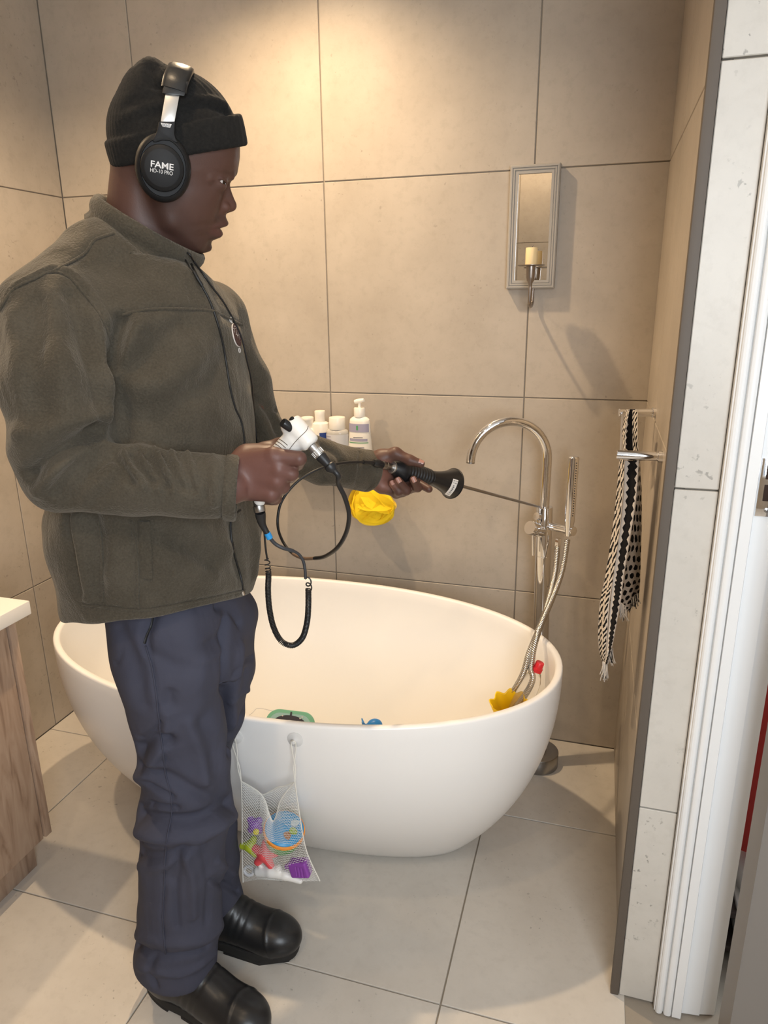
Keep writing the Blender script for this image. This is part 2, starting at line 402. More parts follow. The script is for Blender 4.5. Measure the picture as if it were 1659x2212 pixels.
# right: a short wall that ends in a metal trim and a tiled face towards the room
wr = slab('wall_right', (XR+0.004, -0.862, -0.05), (1.10, 0.1, CEIL+0.05))
cyr = [0.0, -0.33, -0.858]
tiles_on(wr, [(cyr[i+1], cyr[i], ZJ[j], ZJ[j+1]) for i in range(2) for j in range(5)],
         lambda c: ((XR-0.014, c[0]+G, c[2]+G), (XR+0.006, c[1]-G, c[3]-G)), M_TILE)
zf = [0.0, 0.463, 1.083, 1.697, 2.31, CEIL]
tiles_on(wr, [(zf[j], zf[j+1]) for j in range(5)],
         lambda c: ((0.9295, -0.872, c[0]+G), (0.9955, -0.860, c[1]-G)), M_STUB)
tag(box('trim_1', (0.9125, -0.874, 0), (0.9285, -0.856, CEIL), M_TRIM, bevel=0.001), kind='structure')
wf = slab('wall_front', (XL-0.12, -2.86, -0.05), (0.85, -2.704, CEIL+0.05))
for k, (lo, hi) in enumerate([((1.75, -2.86, -0.05), (2.1, -2.704, CEIL+0.05)), ((0.85, -2.86, -0.05), (1.75, -2.704, 0.95)), ((0.85, -2.86, 2.05), (1.75, -2.704, CEIL+0.05))]):
    w = box('masonry', lo, hi, M_GROUT, wf)
fc = []
for (x0, x1) in ((XL, -0.345), (-0.345, 0.25), (0.25, 0.85)):
    for j in range(5): fc.append((x0, x1, ZJ[j], ZJ[j+1]))
for (x0, x1, z0, z1) in [(0.85, 1.30, 0, 0.95), (1.30, 1.75, 0, 0.95), (0.85, 1.30, 2.05, CEIL), (1.30, 1.75, 2.05, CEIL), (1.75, 2.0, 0, 1.108), (1.75, 2.0, 1.108, CEIL)]:
    fc.append((x0, x1, z0, z1))
tiles_on(wf, fc, lambda c: ((c[0]+G, -2.71, c[2]+G), (c[1]-G, -2.70, c[3]-G)), M_TILE)
win = tag(empty('window_1', (1.3, -2.72, 0.95)), kind='structure')
for lo, hi in [((0.85, -2.75, 0.95), (1.75, -2.70, 1.0)), ((0.85, -2.75, 2.0), (1.75, -2.70, 2.05)), ((0.85, -2.75, 1.0), (0.90, -2.70, 2.0)), ((1.70, -2.75, 1.0), (1.75, -2.70, 2.0))]:
    box('window_frame', lo, hi, M_WHITEPAINT, win, 0.004)
# outer room beyond the end of the short wall: door wall, far side wall, ceiling
wdr = slab('wall_door', (1.10, -0.84, 2.12), (2.1, -0.72, CEIL+0.05), M_CEIL)
slab('wall_side', (2.0, -2.75, -0.05), (2.1, -0.84, CEIL+0.05), M_CEIL)
slab('ceiling', (-1.0, -2.8, CEIL), (2.1, 0.12, CEIL+0.08), M_CEIL)
# door lining and moulded architrave
arch = tag(empty('trim_2', (1.02, -0.88, 0), 'white moulded door architrave beside the daylit tiled wall end'), kind='structure')
def profile_bar(name, prof, z0, z1, m, parent):
    V = [(x, y, z) for z in (z0, z1) for x, y in prof]; n = len(prof)
    Fc = [(i, (i+1) % n, n+(i+1) % n, n+i) for i in range(n)]+[tuple(range(n-1, -1, -1)), tuple(range(n, 2*n))]
    return mesh(name, V, Fc, m, parent, True, 25)
prof = [(0.9965, -0.86), (0.9965, -0.885)]
for k in range(7):
    a = math.pi*k/6; prof.append((1.0055-0.007*math.cos(a), -0.886-0.006*math.sin(a)))
prof += [(1.014, -0.884), (1.0145, -0.889)]
for k in range(7):
    a = math.pi*k/6; prof.append((1.0215-0.007*math.cos(a), -0.889-0.004*math.sin(a)))
prof += [(1.0292, -0.884), (1.0300, -0.892), (1.046, -0.892), (1.0475, -0.888), (1.0475, -0.86)]
profile_bar('moulding', prof, 0, CEIL, M_WHITEPAINT, arch)
profile_bar('door_lining', [(1.0478, -0.84), (1.0478, -0.878), (1.083, -0.874), (1.083, -0.84)], 0, 2.12, M_WHITEPAINT, arch)
profile_bar('door_stop', [(1.0835, -0.80), (1.0835, -0.871), (1.112, -0.864), (1.112, -0.80)], 0, 2.12, M_WHITEPAINT, arch)
# chrome strike plate let into the lining
sp = empty('strike_plate', (1.066, -0.877, 1.09), 'chrome strike plate with two dark slots in the white door lining', 'strike plate')
zc = 1.0945
box('plate', (1.0505, -0.8805, zc-0.047), (1.0815, -0.8755, zc+0.047), M_CHROME, sp, 0.0012)
for dz in (-0.007, 0.028):
    box('slot', (1.0585, -0.8825, zc+dz-0.014), (1.0765, -0.8795, zc+dz+0.012), mat('slot_shadow', (0.03, 0.015, 0.01), 0.9), sp, 0.0006)
for dz in (-0.036, 0.041): lathe('screw', [(0, 0), (0.0035, 0), (0.0038, 0.0008), (0.0, 0.0016)], (1.0662, -0.8803, zc+dz), (0, -1, 0), M_BRUSHED, sp, 12)
# grey door, ajar, hinged far out of the picture
dr = tag(empty('door_1', (1.093, -0.985, 0), 'grey painted door standing ajar beside the white door lining'), kind='structure')
dx = Vector((0.985, 0.17, 0)).normalized(); dn = Vector((dx.y, -dx.x, 0))
def door_panel(name, s0, s1, d0, d1, z0, z1, m, bevel):
    bm = bmesh.new(); bmesh.ops.create_cube(bm, size=1.0); O = Vector((1.0990, -0.985, 0))
    for v in bm.verts: v.co = O+dx*(s0+(v.co.x+.5)*(s1-s0))+dn*(d0+(v.co.y+.5)*(d1-d0))+Vector((0, 0, z0+(v.co.z+.5)*(z1-z0)))
    bmesh.ops.bevel(bm, geom=bm.edges[:], offset=bevel, segments=2, profile=0.5, affect='EDGES')
    return bm_obj(name, bm, m, dr, True)
door_panel('leaf', 0, 0.78, -0.02, 0.02, 0.012, 2.06, M_DOOR, 0.002)
# hallway seen in the gap
slab('wall_hall', (1.10, 0.55, -0.05), (2.6, 0.65, CEIL), M_CEIL)
slab('wall_hall_side', (2.5, -0.8, -0.05), (2.6, 0.65, CEIL), M_CEIL)
coat = empty('red_coat', (1.22, -0.60, 0.23), 'red coat hanging in the hallway behind the gap of the door', 'coat')
V, Fc = [], []
rows = [(1.75, 0.03, 0.025), (1.6, 0.085, 0.05), (1.2, 0.09, 0.055), (0.8, 0.095, 0.06), (0.23, 0.10, 0.06)]
for z, a, b in rows:
    for k in range(24):
        t = 2*math.pi*k/24; q = 1+0.08*math.sin(5*t+z*3); V.append((1.23+a*q*math.cos(t), -0.60+b*q*math.sin(t), z))
for i in range(4):
    for k in range(24): Fc.append((i*24+k, i*24+(k+1) % 24, (i+1)*24+(k+1) % 24, (i+1)*24+k))
Fc += [tuple(range(23, -1, -1)), tuple(96+k for k in range(24))]
mesh('coat_body', V, Fc, mat('red_cloth', (0.62, 0.05, 0.04), 0.8), coat)
lathe('hanger_hook', [(0.0, 0), (0.004, 0), (0.004, 0.12), (0, 0.12)], (1.23, -0.60, 1.74), (0, 0, 1), M_CHROME, coat, 10)
rack = empty('shoe_rack', (1.30, -0.58, 0), 'low dark shoe rack on the hallway floor behind the gap of the door', 'shoe rack')
M_DARKWOOD = mat('dark_wood', (0.05, 0.035, 0.03), 0.5)
for z in (0.02, 0.11): box('shelf', (1.125, -0.72, z), (1.52, -0.46, z+0.015), M_DARKWOOD, rack, 0.002)
for x in (1.125, 1.505): box('side_panel', (x, -0.72, 0), (x+0.015, -0.46, 0.15), M_DARKWOOD, rack, 0.002)
for k, (x, z, m) in enumerate([(1.19, 0.1265, M_WHITE), (1.285, 0.1265, M_BLACK), (1.20, 0.0365, M_WHITE)]):
    sh = empty('shoe', (x, -0.59, z), ['white trainer on the top of the dark hallway rack', 'black shoe beside the white trainer on the hallway rack', 'white trainer on the lower shelf of the hallway rack'][k], 'shoe')
    V, Fc = tube_geo([(x, -0.70, z+0.030), (x, -0.66, z+0.030), (x, -0.59, z+0.040), (x, -0.52, z+0.042), (x, -0.48, z+0.035)], [0.015, 0.026, 0.028, 0.026, 0.016], 14)
    mesh('upper', V, Fc, m, sh); box('sole', (x-0.03, -0.715, z), (x+0.03, -0.47, z+0.015), M_WHITE, sh, 0.005)
# ================================================================== BATH
bath = empty('bathtub', (0.09, -0.54, 0), 'oval freestanding white bathtub with a thin rim and tapering sides', 'bathtub')
RIMZ = 0.55
def ring_pts(cx_, cy_, a, b, z, n=112, e=2.12):
    out = []
    for k in range(n):
        t = 2*math.pi*k/n; c, s = math.cos(t), math.sin(t)
        out.append((cx_+a*math.copysign(abs(c)**(2/e), c), cy_+b*math.copysign(abs(s)**(2/e), s), z))
    return out
def bath_ab(t, off=0.0):
    f = 1-(1-t)**2.2
    ax, bx = 0.46+(0.676-0.46)*f, 0.126+(0.387-0.126)*f
    return 0.078+(0.090-0.078)*f, -0.54+(-0.541+0.54)*f, ax-off, bx-off
rings = []
for i in range(25):
    t = i/24; rings.append(ring_pts(*bath_ab(t), 0.002+(RIMZ-0.006-0.002)*t))
c_ = bath_ab(1)
for (off, dz) in [(0.0012, -0.0022), (0.004, 0.0), (0.013, 0.0), (0.0165, -0.002), (0.018, -0.006)]:
    rings.append(ring_pts(c_[0], c_[1], c_[2]-off, c_[3]-off, RIMZ+dz))
for i in range(1, 19):
    t = 1-i/19; zz = 0.09+(RIMZ-0.006-0.09)*(t**1.02); tt = (zz-0.06)/(RIMZ-0.06)
    f = 1-(1-tt)**2.3
    rings.append(ring_pts(0.08+0.010*f, -0.54-0.001*f, 0.41+(0.658-0.41)*f, 0.115+(0.369-0.115)*f, zz))
for q, zz in [(0.9, 0.088), (0.6, 0.084), (0.25, 0.082)]:
    rings.append(ring_pts(0.08, -0.54, 0.42*q, 0.13*q, zz))
N = 112; V = [v for r in rings for v in r]; Fc = []
for i in range(len(rings)-1):
    for k in range(N): Fc.append((i*N+k, i*N+(k+1) % N, (i+1)*N+(k+1) % N, (i+1)*N+k))
Fc += [tuple(range(N-1, -1, -1)), tuple((len(rings)-1)*N+k for k in range(N))]
tub = mesh('tub_shell', V, Fc, M_BATH, bath, True, 60)
lathe('drain', [(0, 0), (0.032, 0), (0.034, 0.003), (0.02, 0.006), (0, 0.006)], (0.08, -0.54, 0.082), (0, 0, 1), M_CHROME, bath)
tub_bvh = BVHTree.FromPolygons([Vector(v) for v in V], Fc)
def on_tub(px, py, lift=0.0):
    h = tub_bvh.ray_cast(CAM, ray(px, py).normalized()); return h[0]+h[1]*lift, h[1]
# ================================================================== VANITY
van = empty('vanity_unit', (-0.67, -1.2, 0), 'wood-grained vanity cabinet with a white top at the left edge', 'cabinet')
def wood_mat():
    m, n, b = nt_new('pale_knotty_oak'); L = n.links; tc = n.nodes.new('ShaderNodeTexCoord'); mp = n.nodes.new('ShaderNodeMapping')
    mp.inputs['Scale'].default_value = (1, 9, 1.3); L.new(tc.outputs['Object'], mp.inputs['Vector'])
    nz = n.nodes.new('ShaderNodeTexNoise'); nz.inputs['Scale'].default_value = 4; nz.inputs['Detail'].default_value = 8; nz.inputs['Distortion'].default_value = 1.2
    L.new(mp.outputs[0], nz.inputs['Vector'])
    r = n.nodes.new('ShaderNodeValToRGB'); e = r.color_ramp.elements
    e[0].position = 0.28; e[0].color = (0.24, 0.15, 0.10, 1); e[1].position = 0.72; e[1].color = (0.50, 0.375, 0.285, 1)
    x = e.new(0.46); x.color = (0.40, 0.28, 0.20, 1)
    L.new(nz.outputs['Fac'], r.inputs[0]); L.new(r.outputs[0], b.inputs['Base Color']); b.inputs['Roughness'].default_value = 0.5
    bp = n.nodes.new('ShaderNodeBump'); bp.inputs['Strength'].default_value = 0.15; bp.inputs['Distance'].default_value = 0.002
    L.new(nz.outputs['Fac'], bp.inputs['Height']); L.new(bp.outputs['Normal'], b.inputs['Normal']); return m
M_WOOD = wood_mat()
box('carcass', (-0.895, -1.75, 0.112), (-0.462, -0.926, 0.69), M_WOOD, van, 0.001)
box('end_panel', (-0.895, -0.924, 0.108), (-0.44, -0.904, 0.703), M_WOOD, van, 0.0012)
for y0, y1 in ((-1.335, -0.929), (-1.745, -1.341)): box('door', (-0.460, y0, 0.108), (-0.443, y1, 0.699), M_WOOD, van, 0.0015)
box('plinth', (-0.895, -1.75, 0.0), (-0.495, -0.915, 0.106), M_WOOD, van, 0.001)
tag(box('countertop', (-0.897, -1.76, 0.704), (-0.405, -0.888, 0.737), mat('white_composite', (0.82, 0.80, 0.76), 0.3), None, 0.0025), 'white composite countertop on the wood vanity cabinet', 'countertop')
# ================================================================== TAP
tapx, tapy = 0.700, -0.140
tap = empty('bath_tap', (tapx, tapy, 0), 'chrome freestanding bath tap with a swan-neck spout behind the bath end', 'tap')
lathe('base', [(0, 0), (0.060, 0), (0.0615, 0.002), (0.0615, 0.046), (0.0605, 0.0478), (0.058, 0.0485), (0, 0.0485)], (tapx, tapy, 0.0), (0, 0, 1), M_BRUSHED, tap, 56)
lean = Vector((-0.021, 0, 0.80)).normalized()
def tp(z): return Vector((tapx, tapy, 0))+lean*z
lathe('collar', [(0, 0.048), (0.026, 0.048), (0.026, 0.058), (0.0, 0.058)], tp(0), lean, M_CHROME, tap, 32)
lathe('column', [(0, 0.05), (0.0225, 0.05), (0.0225, 0.685), (0.0220, 0.6855), (0.0220, 0.687), (0.0225, 0.6875), (0.0225, 0.825), (0.0215, 0.827), (0, 0.827)], tp(0), lean, M_CHROME, tap, 36)
top = tp(0.825); sd = Vector((-0.93, -0.36, 0)); Rs = 0.106
pts = [top+Vector((0, 0, -0.002)), top+Vector((0, 0, 0.07)), top+Vector((0, 0, 0.125))]
ctr = top+Vector((0, 0, 0.137))+sd*Rs
for k in range(0, 23):
    a = math.pi-math.radians(8.2)*k; pts.append(ctr+sd*(Rs*math.cos(a))+Vector((0, 0, Rs*math.sin(a))))
tube('spout', pts, 0.0125, M_CHROME, tap, 20)
lathe('outlet', [(0, 0), (0.0115, 0), (0.0115, 0.004), (0.0095, 0.0045), (0.0095, 0.001), (0, 0.001)], pts[-1], (pts[-1]-pts[-2]), M_BRUSHED, tap, 20)
# mixer cartridge with a lever, diverter knob above it
ax = (at(1122, 1151, -0.20)-at(1160, 1161, -0.14)).normalized(); mo = tp(0.755)
mix_ = lathe('mixer', [(0, 0.0), (0.0195, 0.0), (0.0195, 0.038), (0.0186, 0.0385), (0.0186, 0.040), (0.0195, 0.0405), (0.0195, 0.064), (0.0185, 0.0655), (0, 0.0655)], mo, ax, M_CHROME, tap, 28)
lv = mo+ax*0.049; tube('lever', [lv+Vector((0, 0, -0.012)), lv+Vector((0.002, 0, -0.05)), lv+Vector((0.003, 0, -0.078))], [0.0038, 0.0042, 0.0036], M_CHROME, mix_, 12)
dv = tp(0.793)
div = lathe('diverter', [(0, 0), (0.0085, 0), (0.0085, 0.028), (0.0105, 0.029), (0.0105, 0.037), (0, 0.038)], dv, ax, M_CHROME, tap, 20)
tube('diverter_pin', [dv+ax*0.029+Vector((0, 0, 0.008)), dv+ax*0.029+Vector((0, 0, 0.032))], 0.0025, M_CHROME, div, 10)
# holder arm, hand shower, hose
arm0 = tp(0.775); arm1 = at(1235, 1147, tapy-0.055)
hold = tube('holder_arm', [arm0, arm0.lerp(arm1, 0.5), arm1], 0.0115, M_CHROME, tap, 18)
lathe('holder_cap', [(0, 0), (0.0115, 0), (0.013, 0.002), (0.013, 0.007), (0, 0.008)], arm1, (arm1-arm0), M_CHROME, hold, 18)
s0 = at(1229, 1142, tapy-0.055); s1 = at(1240, 986, tapy-0.055); sdv = (s1-s0).normalized(); sl = (s1-s0).length
hs = lathe('hand_shower', [(0, -0.02), (0.0080, -0.02), (0.0110, 0.0), (0.0135, 0.022), (0.0138, sl-0.003), (0.011, sl), (0, sl)], s0, sdv, M_CHROME, tap, 28)
_, hu, hw = frame_of(sdv)
nd_ = Vector((0.55, -0.83, 0)).normalized()
for i in range(22):
    c = s0+sdv*(0.04+i*(sl-0.055)/21)+nd_*0.0132
    tube('nozzle', [c, c+nd_*0.0022], 0.0014, M_BLACK, hs, 6)
M_HOSE = mat('spiral_steel_hose', (0.55, 0.53, 0.50), 0.25, 1.0)
_n = M_HOSE.node_tree; _b = _n.nodes['Principled BSDF']
def hose_geo(pts, r, V, Fc, pitch=0.0048):
    P = spline(pts, 24); L = [0]
    for i in range(1, len(P)): L.append(L[-1]+(P[i]-P[i-1]).length)
    n = int(L[-1]/(pitch/3)); Q = []; j = 0
    for k in range(n+1):
        s = L[-1]*k/n
        while j < len(P)-2 and L[j+1] < s: j += 1
        t = (s-L[j])/max(1e-9, L[j+1]-L[j]); Q.append(P[j].lerp(P[j+1], min(1, t)))
    R = [r*(1.0 if k % 3 else 0.84) for k in range(n+1)]
    tube_geo(Q, R, 9, V, Fc)
V, Fc = [], []
hose_geo([at(1205, 1178, -0.165), at(1198, 1240, -0.22), at(1178, 1320, -0.34), at(1157, 1385, -0.45), at(1147, 1440, -0.475), at(1141, 1490, -0.49), Vector((0.565, -0.46, 0.22)), Vector((0.50, -0.50, 0.125)), Vector((0.38, -0.50, 0.10)),
          Vector((0.37, -0.44, 0.10)), Vector((0.47, -0.41, 0.13)), Vector((0.545, -0.41, 0.22)), at(1117, 1480, -0.475), at(1143, 1410, -0.465), at(1168, 1350, -0.40), at(1194, 1290, -0.30), at(1215, 1230, -0.22), at(1226, 1165, tapy-0.055)], 0.0078, V, Fc)
mesh('hose', V, Fc, M_HOSE, tap, True, 60)
lathe('hose_nut', [(0, 0), (0.009, 0), (0.009, 0.018), (0.0075, 0.022), (0, 0.022)], at(1205, 1179, -0.165), (0.02, 0, 1), M_CHROME, tap, 6, True, 20)
# ================================================================== MIRROR SCONCE
sc = empty('mirror_sconce', (0.598, 0, 1.405), 'tall grey framed mirror with a candle bracket on the back wall', 'mirror')
x0, x1, z0, z1 = 0.5345, 0.6635, 1.4075, 1.7165
M_FRAME = mat('grey_painted_wood', (0.36, 0.335, 0.30), 0.45)
def frame_rail(p0, p1, inward):
    """mitred moulding from p0 to p1 (outer corners); profile steps inwards"""
    p0, p1, w = Vector(p0), Vector(p1), Vector(inward); a = (p1-p0).normalized()
    pr = [(0, 0), (0, 0.024), (0.003, 0.026), (0.0065, 0.026), (0.0072, 0.0235), (0.0085, 0.0235), (0.0092, 0.0255), (0.0125, 0.0255), (0.0132, 0.0225), (0.0145, 0.0225), (0.0152, 0.0240), (0.0215, 0.0240), (0.0215, 0.0)]
    V, Fc = [], []
    for e, P in ((1, p0), (-1, p1)):
        for s, h in pr: V.append(P+w*s+a*(e*s)+Vector((0, -h, 0)))
    n = len(pr)
    for i in range(n): Fc.append((i, (i+1) % n, n+(i+1) % n, n+i))
    Fc += [tuple(range(n-1, -1, -1)), tuple(range(n, 2*n))]
    mesh('frame_rail', V, Fc, M_FRAME, sc, True, 25)
A, B_, C_, D_ = (x0, -0.0005, z0), (x1, -0.0005, z0), (x1, -0.0005, z1), (x0, -0.0005, z1)
frame_rail(A, B_, (0, 0, 1)); frame_rail(B_, C_, (-1, 0, 0)); frame_rail(C_, D_, (0, 0, -1)); frame_rail(D_, A, (1, 0, 0))
box('mirror_glass', (x0+0.019, -0.018, z0+0.019), (x1-0.019, -0.012, z1-0.019), mat('mirror_silver', (0.90, 0.89, 0.86), 0.01, 1.0), sc, 0)
cxp, cyp, czp = 0.6065, -0.095, 1.4625
lathe('candle_plate', [(0, 0), (0.033, 0.0005), (0.0355, 0.002), (0.0355, 0.0028), (0.03, 0.0022), (0, 0.0022)], (cxp, cyp, czp), (0, 0, 1), M_PEWTER, sc, 40)
lathe('candle_cup', [(0, -0.052), (0.004, -0.052), (0.0055, -0.042), (0.0095, -0.036), (0.0115, -0.028), (0.0125, 0), (0, 0)], (cxp, cyp, czp), (0, 0, 1), M_PEWTER, sc, 24)
br = [(cxp, cyp, czp-0.05), (cxp, cyp, czp-0.088)]
for k in range(1, 12):
    a = math.pi*k/11; br.append((cxp, cyp+0.040*(1-math.cos(a)), czp-0.088-0.014*math.sin(a)))
br += [(cxp, cyp+0.080, czp-0.06), (cxp, cyp+0.080, czp-0.035)]
tube('bracket', br, 0.0042, M_PEWTER, sc, 12)
cd = empty('candle', (cxp, cyp, czp+0.003), 'short cream pillar candle on the sconce plate', 'candle')
lathe('wax', [(0, 0), (0.0150, 0), (0.0155, 0.002), (0.0155, 0.040), (0.0145, 0.0425), (0.008, 0.0415), (0, 0.040)], (cxp, cyp, czp+0.0028), (0, 0, 1), mat('cream_wax', (0.86, 0.68, 0.38), 0.5, spec=0.4), cd, 28)
tube('wick', [(cxp, cyp, czp+0.042), (cxp+0.001, cyp, czp+0.047), (cxp+0.003, cyp, czp+0.050)], 0.0007, M_BLACK, cd, 6)
# ================================================================== TOWEL RAIL AND SCARF
rail = empty('towel_rail', (0.935, -0.5, 1.1), 'chrome towel rail on the right wall with the scarf over it', 'towel rail')
r0, r1 = Vector((0.858, -0.36, 1.128)), Vector((0.8535, -0.622, 1.083))
p0w, p1w = Vector((0.928, -0.345, 1.128)), Vector((0.928, -0.622, 1.083))
tube('bar', [r0, r1], 0.006, M_CHROME, rail, 16)
for a, b in ((r0, p0w), (r1, p1w)):
    d = (b-a).normalized()
    po = lathe('post', [(0, -0.011), (0.0085, -0.011), (0.0095, -0.010), (0.0095, (b-a).length-0.012), (0.0088, (b-a).length-0.0115), (0.0088, (b-a).length-0.009), (0.0115, (b-a).length-0.008), (0.0115, (b-a).length), (0, (b-a).length)], a, d, M_CHROME, rail, 24)
def scarf_mat(name, kind):
    m, n, b = nt_new(name); L = n.links; uv = n.nodes.new('ShaderNodeUVMap'); sx = n.nodes.new('ShaderNodeSeparateXYZ'); L.new(uv.outputs[0], sx.inputs[0])
    def M_(op, a, bb=None):
        x = n.nodes.new('ShaderNodeMath'); x.operation = op
        for i, v in enumerate((a, bb)):
            if v is None: continue
            if isinstance(v, (int, float)): x.inputs[i].default_value = v
            else: L.new(v, x.inputs[i])
        return x.outputs[0]
    nd = n.nodes.new('ShaderNodeTexNoise'); nd.inputs['Scale'].default_value = 55; nd.inputs['Detail'].default_value = 3; tcd = n.nodes.new('ShaderNodeTexCoord'); L.new(tcd.outputs['Object'], nd.inputs['Vector'])
    off = M_('SUBTRACT', nd.outputs['Fac'], 0.5)
    u, v = M_('ADD', sx.outputs[0], M_('MULTIPLY', off, 0.30)), M_('ADD', sx.outputs[1], M_('MULTIPLY', off, 0.012))
    if kind == 'dots':           # staggered woven dots
        uu = M_('MULTIPLY', u, 3.0); vv = M_('MULTIPLY', v, 30.0)
        row = M_('FLOOR', vv); odd = M_('MODULO', row, 2.0); us = M_('ADD', uu, M_('MULTIPLY', odd, 0.5))
        fx = M_('SUBTRACT', M_('FRACT', us), 0.5); fy = M_('SUBTRACT', M_('FRACT', vv), 0.5)
        d = M_('ADD', M_('MULTIPLY', fx, fx), M_('MULTIPLY', fy, fy)); blk = M_('LESS_THAN', d, 0.125)
    elif kind == 'dashes':
        uu = M_('MULTIPLY', u, 2.0); vv = M_('MULTIPLY', v, 34.0); w = M_('FRACT', M_('ADD', vv, M_('MULTIPLY', uu, 1.2)))
        fx = M_('FRACT', M_('ADD', uu, 0.2)); blk = M_('MULTIPLY', M_('LESS_THAN', w, 0.52), M_('GREATER_THAN', fx, 0.22))
    else:                        # black leaf band on white
        z = M_('MULTIPLY', M_('ABSOLUTE', M_('SUBTRACT', M_('FRACT', M_('MULTIPLY', v, 34.0)), 0.5)), 0.34)
        c = M_('ABSOLUTE', M_('SUBTRACT', u, 0.55)); blk = M_('LESS_THAN', c, M_('ADD', z, 0.20))
    mx = n.nodes.new('ShaderNodeMix'); mx.data_type = 'RGBA'; mx.inputs['A'].default_value = (0.70, 0.65, 0.60, 1); mx.inputs['B'].default_value = (0.012, 0.012, 0.014, 1)
    L.new(blk, mx.inputs['Factor']); L.new(mx.outputs['Result'], b.inputs['Base Color']); b.inputs['Roughness'].default_value = 0.9; b.inputs['Specular IOR Level'].default_value = 0.1
    nz = n.nodes.new('ShaderNodeTexNoise'); nz.inputs['Scale'].default_value = 600; tc = n.nodes.new('ShaderNodeTexCoord'); L.new(tc.outputs['Object'], nz.inputs['Vector'])
    bp = n.nodes.new('ShaderNodeBump'); bp.inputs['Strength'].default_value = 0.5; bp.inputs['Distance'].default_value = 0.001; L.new(nz.outputs['Fac'], bp.inputs['Height']); L.new(bp.outputs['Normal'], b.inputs['Normal'])
    return m
scf = empty('scarf', (0.855, -0.5, 1.1), 'black and white patterned scarf with fringed ends over the towel rail', 'scarf')
M_SD, M_SL, M_SF = scarf_mat('scarf_dots', 'dots'), scarf_mat('scarf_dashes', 'dashes'), scarf_mat('scarf_leaf_band', 'leaf')
def cloth(name, Ls, Rs_, yl, yr, m, parent, vs=(0, 1), nu=14, wav=0.012, nw=1.5, ph=0.0, thick=0.0016):
    """hanging fold between two edge lines given as picture points on planes y = yl .. yr, with thickness"""
    A = spline([(x, y, 0) for x, y in Ls], 8); B = spline([(x, y, 0) for x, y in Rs_], 8); nv = max(len(A), len(B))
    def smp(P, t):
        f = t*(len(P)-1); i = min(int(f), len(P)-2); return P[i].lerp(P[i+1], f-i)
    V, Fc, UV = [], [], []
    for side in (0, 1):
        for j in range(nv):
            t = j/(nv-1); a, b = smp(A, t), smp(B, t)
            for i in range(nu+1):
                s = i/nu; p = a.lerp(b, s); Y = yl+(yr-yl)*s+wav*math.sin(2*math.pi*nw*s+ph+1.3*t)+thick*side
                V.append(at(p.x, p.y, Y)); UV.append((s, vs[0]+(vs[1]-vs[0])*t))
    q = (nu+1)*nv
    for side in (0, 1):
        for j in range(nv-1):
            for i in range(nu):
                f = (side*q+j*(nu+1)+i, side*q+j*(nu+1)+i+1, side*q+(j+1)*(nu+1)+i+1, side*q+(j+1)*(nu+1)+i); Fc.append(f if side else f[::-1])
    for j in range(nv-1):
        for i in (0, nu):
            a_, b2 = j*(nu+1)+i, (j+1)*(nu+1)+i; Fc.append((a_, b2, q+b2, q+a_))
    o = mesh(name, V, Fc, m, parent); me = o.data; uvl = me.uv_layers.new(name='UVMap')
    for lp in me.loops: uvl.data[lp.index].uv = UV[lp.vertex_index]
    return o
cloth('fold', [(1352, 884), (1344, 930), (1337, 1000), (1330, 1080), (1319, 1170), (1306, 1250), (1296, 1300), (1292, 1360), (1294, 1405), (1302, 1432)],
      [(1360, 884), (1352, 930), (1350, 1000), (1345, 1080), (1337, 1170), (1326, 1250), (1317, 1300), (1313, 1360), (1310, 1405), (1307, 1432)], -0.52, -0.60, M_SL, scf, nw=1.0)
cloth('fold', [(1349, 995), (1346, 1080), (1336, 1170), (1326, 1240), (1320, 1290), (1314, 1360), (1310, 1410), (1306, 1435)],
      [(1380, 995), (1374, 1080), (1360, 1170), (1347, 1250), (1341, 1300), (1330, 1360), (1322, 1400), (1312, 1435)], -0.605, -0.615, M_SF, scf, nw=0.8, wav=0.006)
cloth('fold', [(1352, 884), (1347, 930), (1346, 975), (1350, 990)], [(1376, 884), (1373, 930), (1374, 975), (1376, 990)], -0.40, -0.40, M_SF, scf, vs=(0, .3), nw=0.5, wav=0.004)
cloth('fold', [(1371, 990), (1371, 1060), (1365, 1140), (1352, 1220), (1342, 1290), (1338, 1335)],
      [(1381, 990), (1386, 1060), (1386, 1140), (1384, 1220), (1382, 1270), (1378, 1302)], -0.60, -0.52, M_SD, scf, vs=(0, .62), nw=1.0, wav=0.008)
cloth('fold', [(1366, 884), (1366, 940), (1368, 1000)], [(1378, 890), (1378, 940), (1382, 1000)], -0.42, -0.48, M_SL, scf, vs=(0, .25), nw=0.8, wav=0.004)
M_YARN = mat('cream_yarn', (0.72, 0.68, 0.63), 0.9); M_YARNB = mat('black_yarn', (0.015, 0.015, 0.016), 0.9)
def fringe(x0, y0, x1, y1, ln, n, Y, drift, black=0.15):
    Vw, Fw, Vb, Fb = [], [], [], []
    for i in range(n):
        s = (i+random.random()*0.6)/n; px, py = x0+(x1-x0)*s, y0+(y1-y0)*s; l = ln*random.uniform(0.7, 1.1)
        pts = [at(px, py, Y), at(px+drift*0.3+random.uniform(-2, 2), py+l*0.5, Y-0.004*random.random()), at(px+drift+random.uniform(-6, 6), py+l, Y+random.uniform(-.008, .008))]
        tube_geo(spline(pts, 4), 0.0009, 5, *((Vb, Fb) if random.random() < black else (Vw, Fw)))
    if Vw: tag(mesh('fringe', Vw, Fw, M_YARN, scf), kind='stuff')
    if Vb: tag(mesh('fringe', Vb, Fb, M_YARNB, scf, ), kind='stuff')
fringe(1301, 1428, 1312, 1434, 40, 26, -0.60, -1, 0.08); fringe(1312, 1405, 1324, 1400, 34, 12, -0.61, 4, .3)
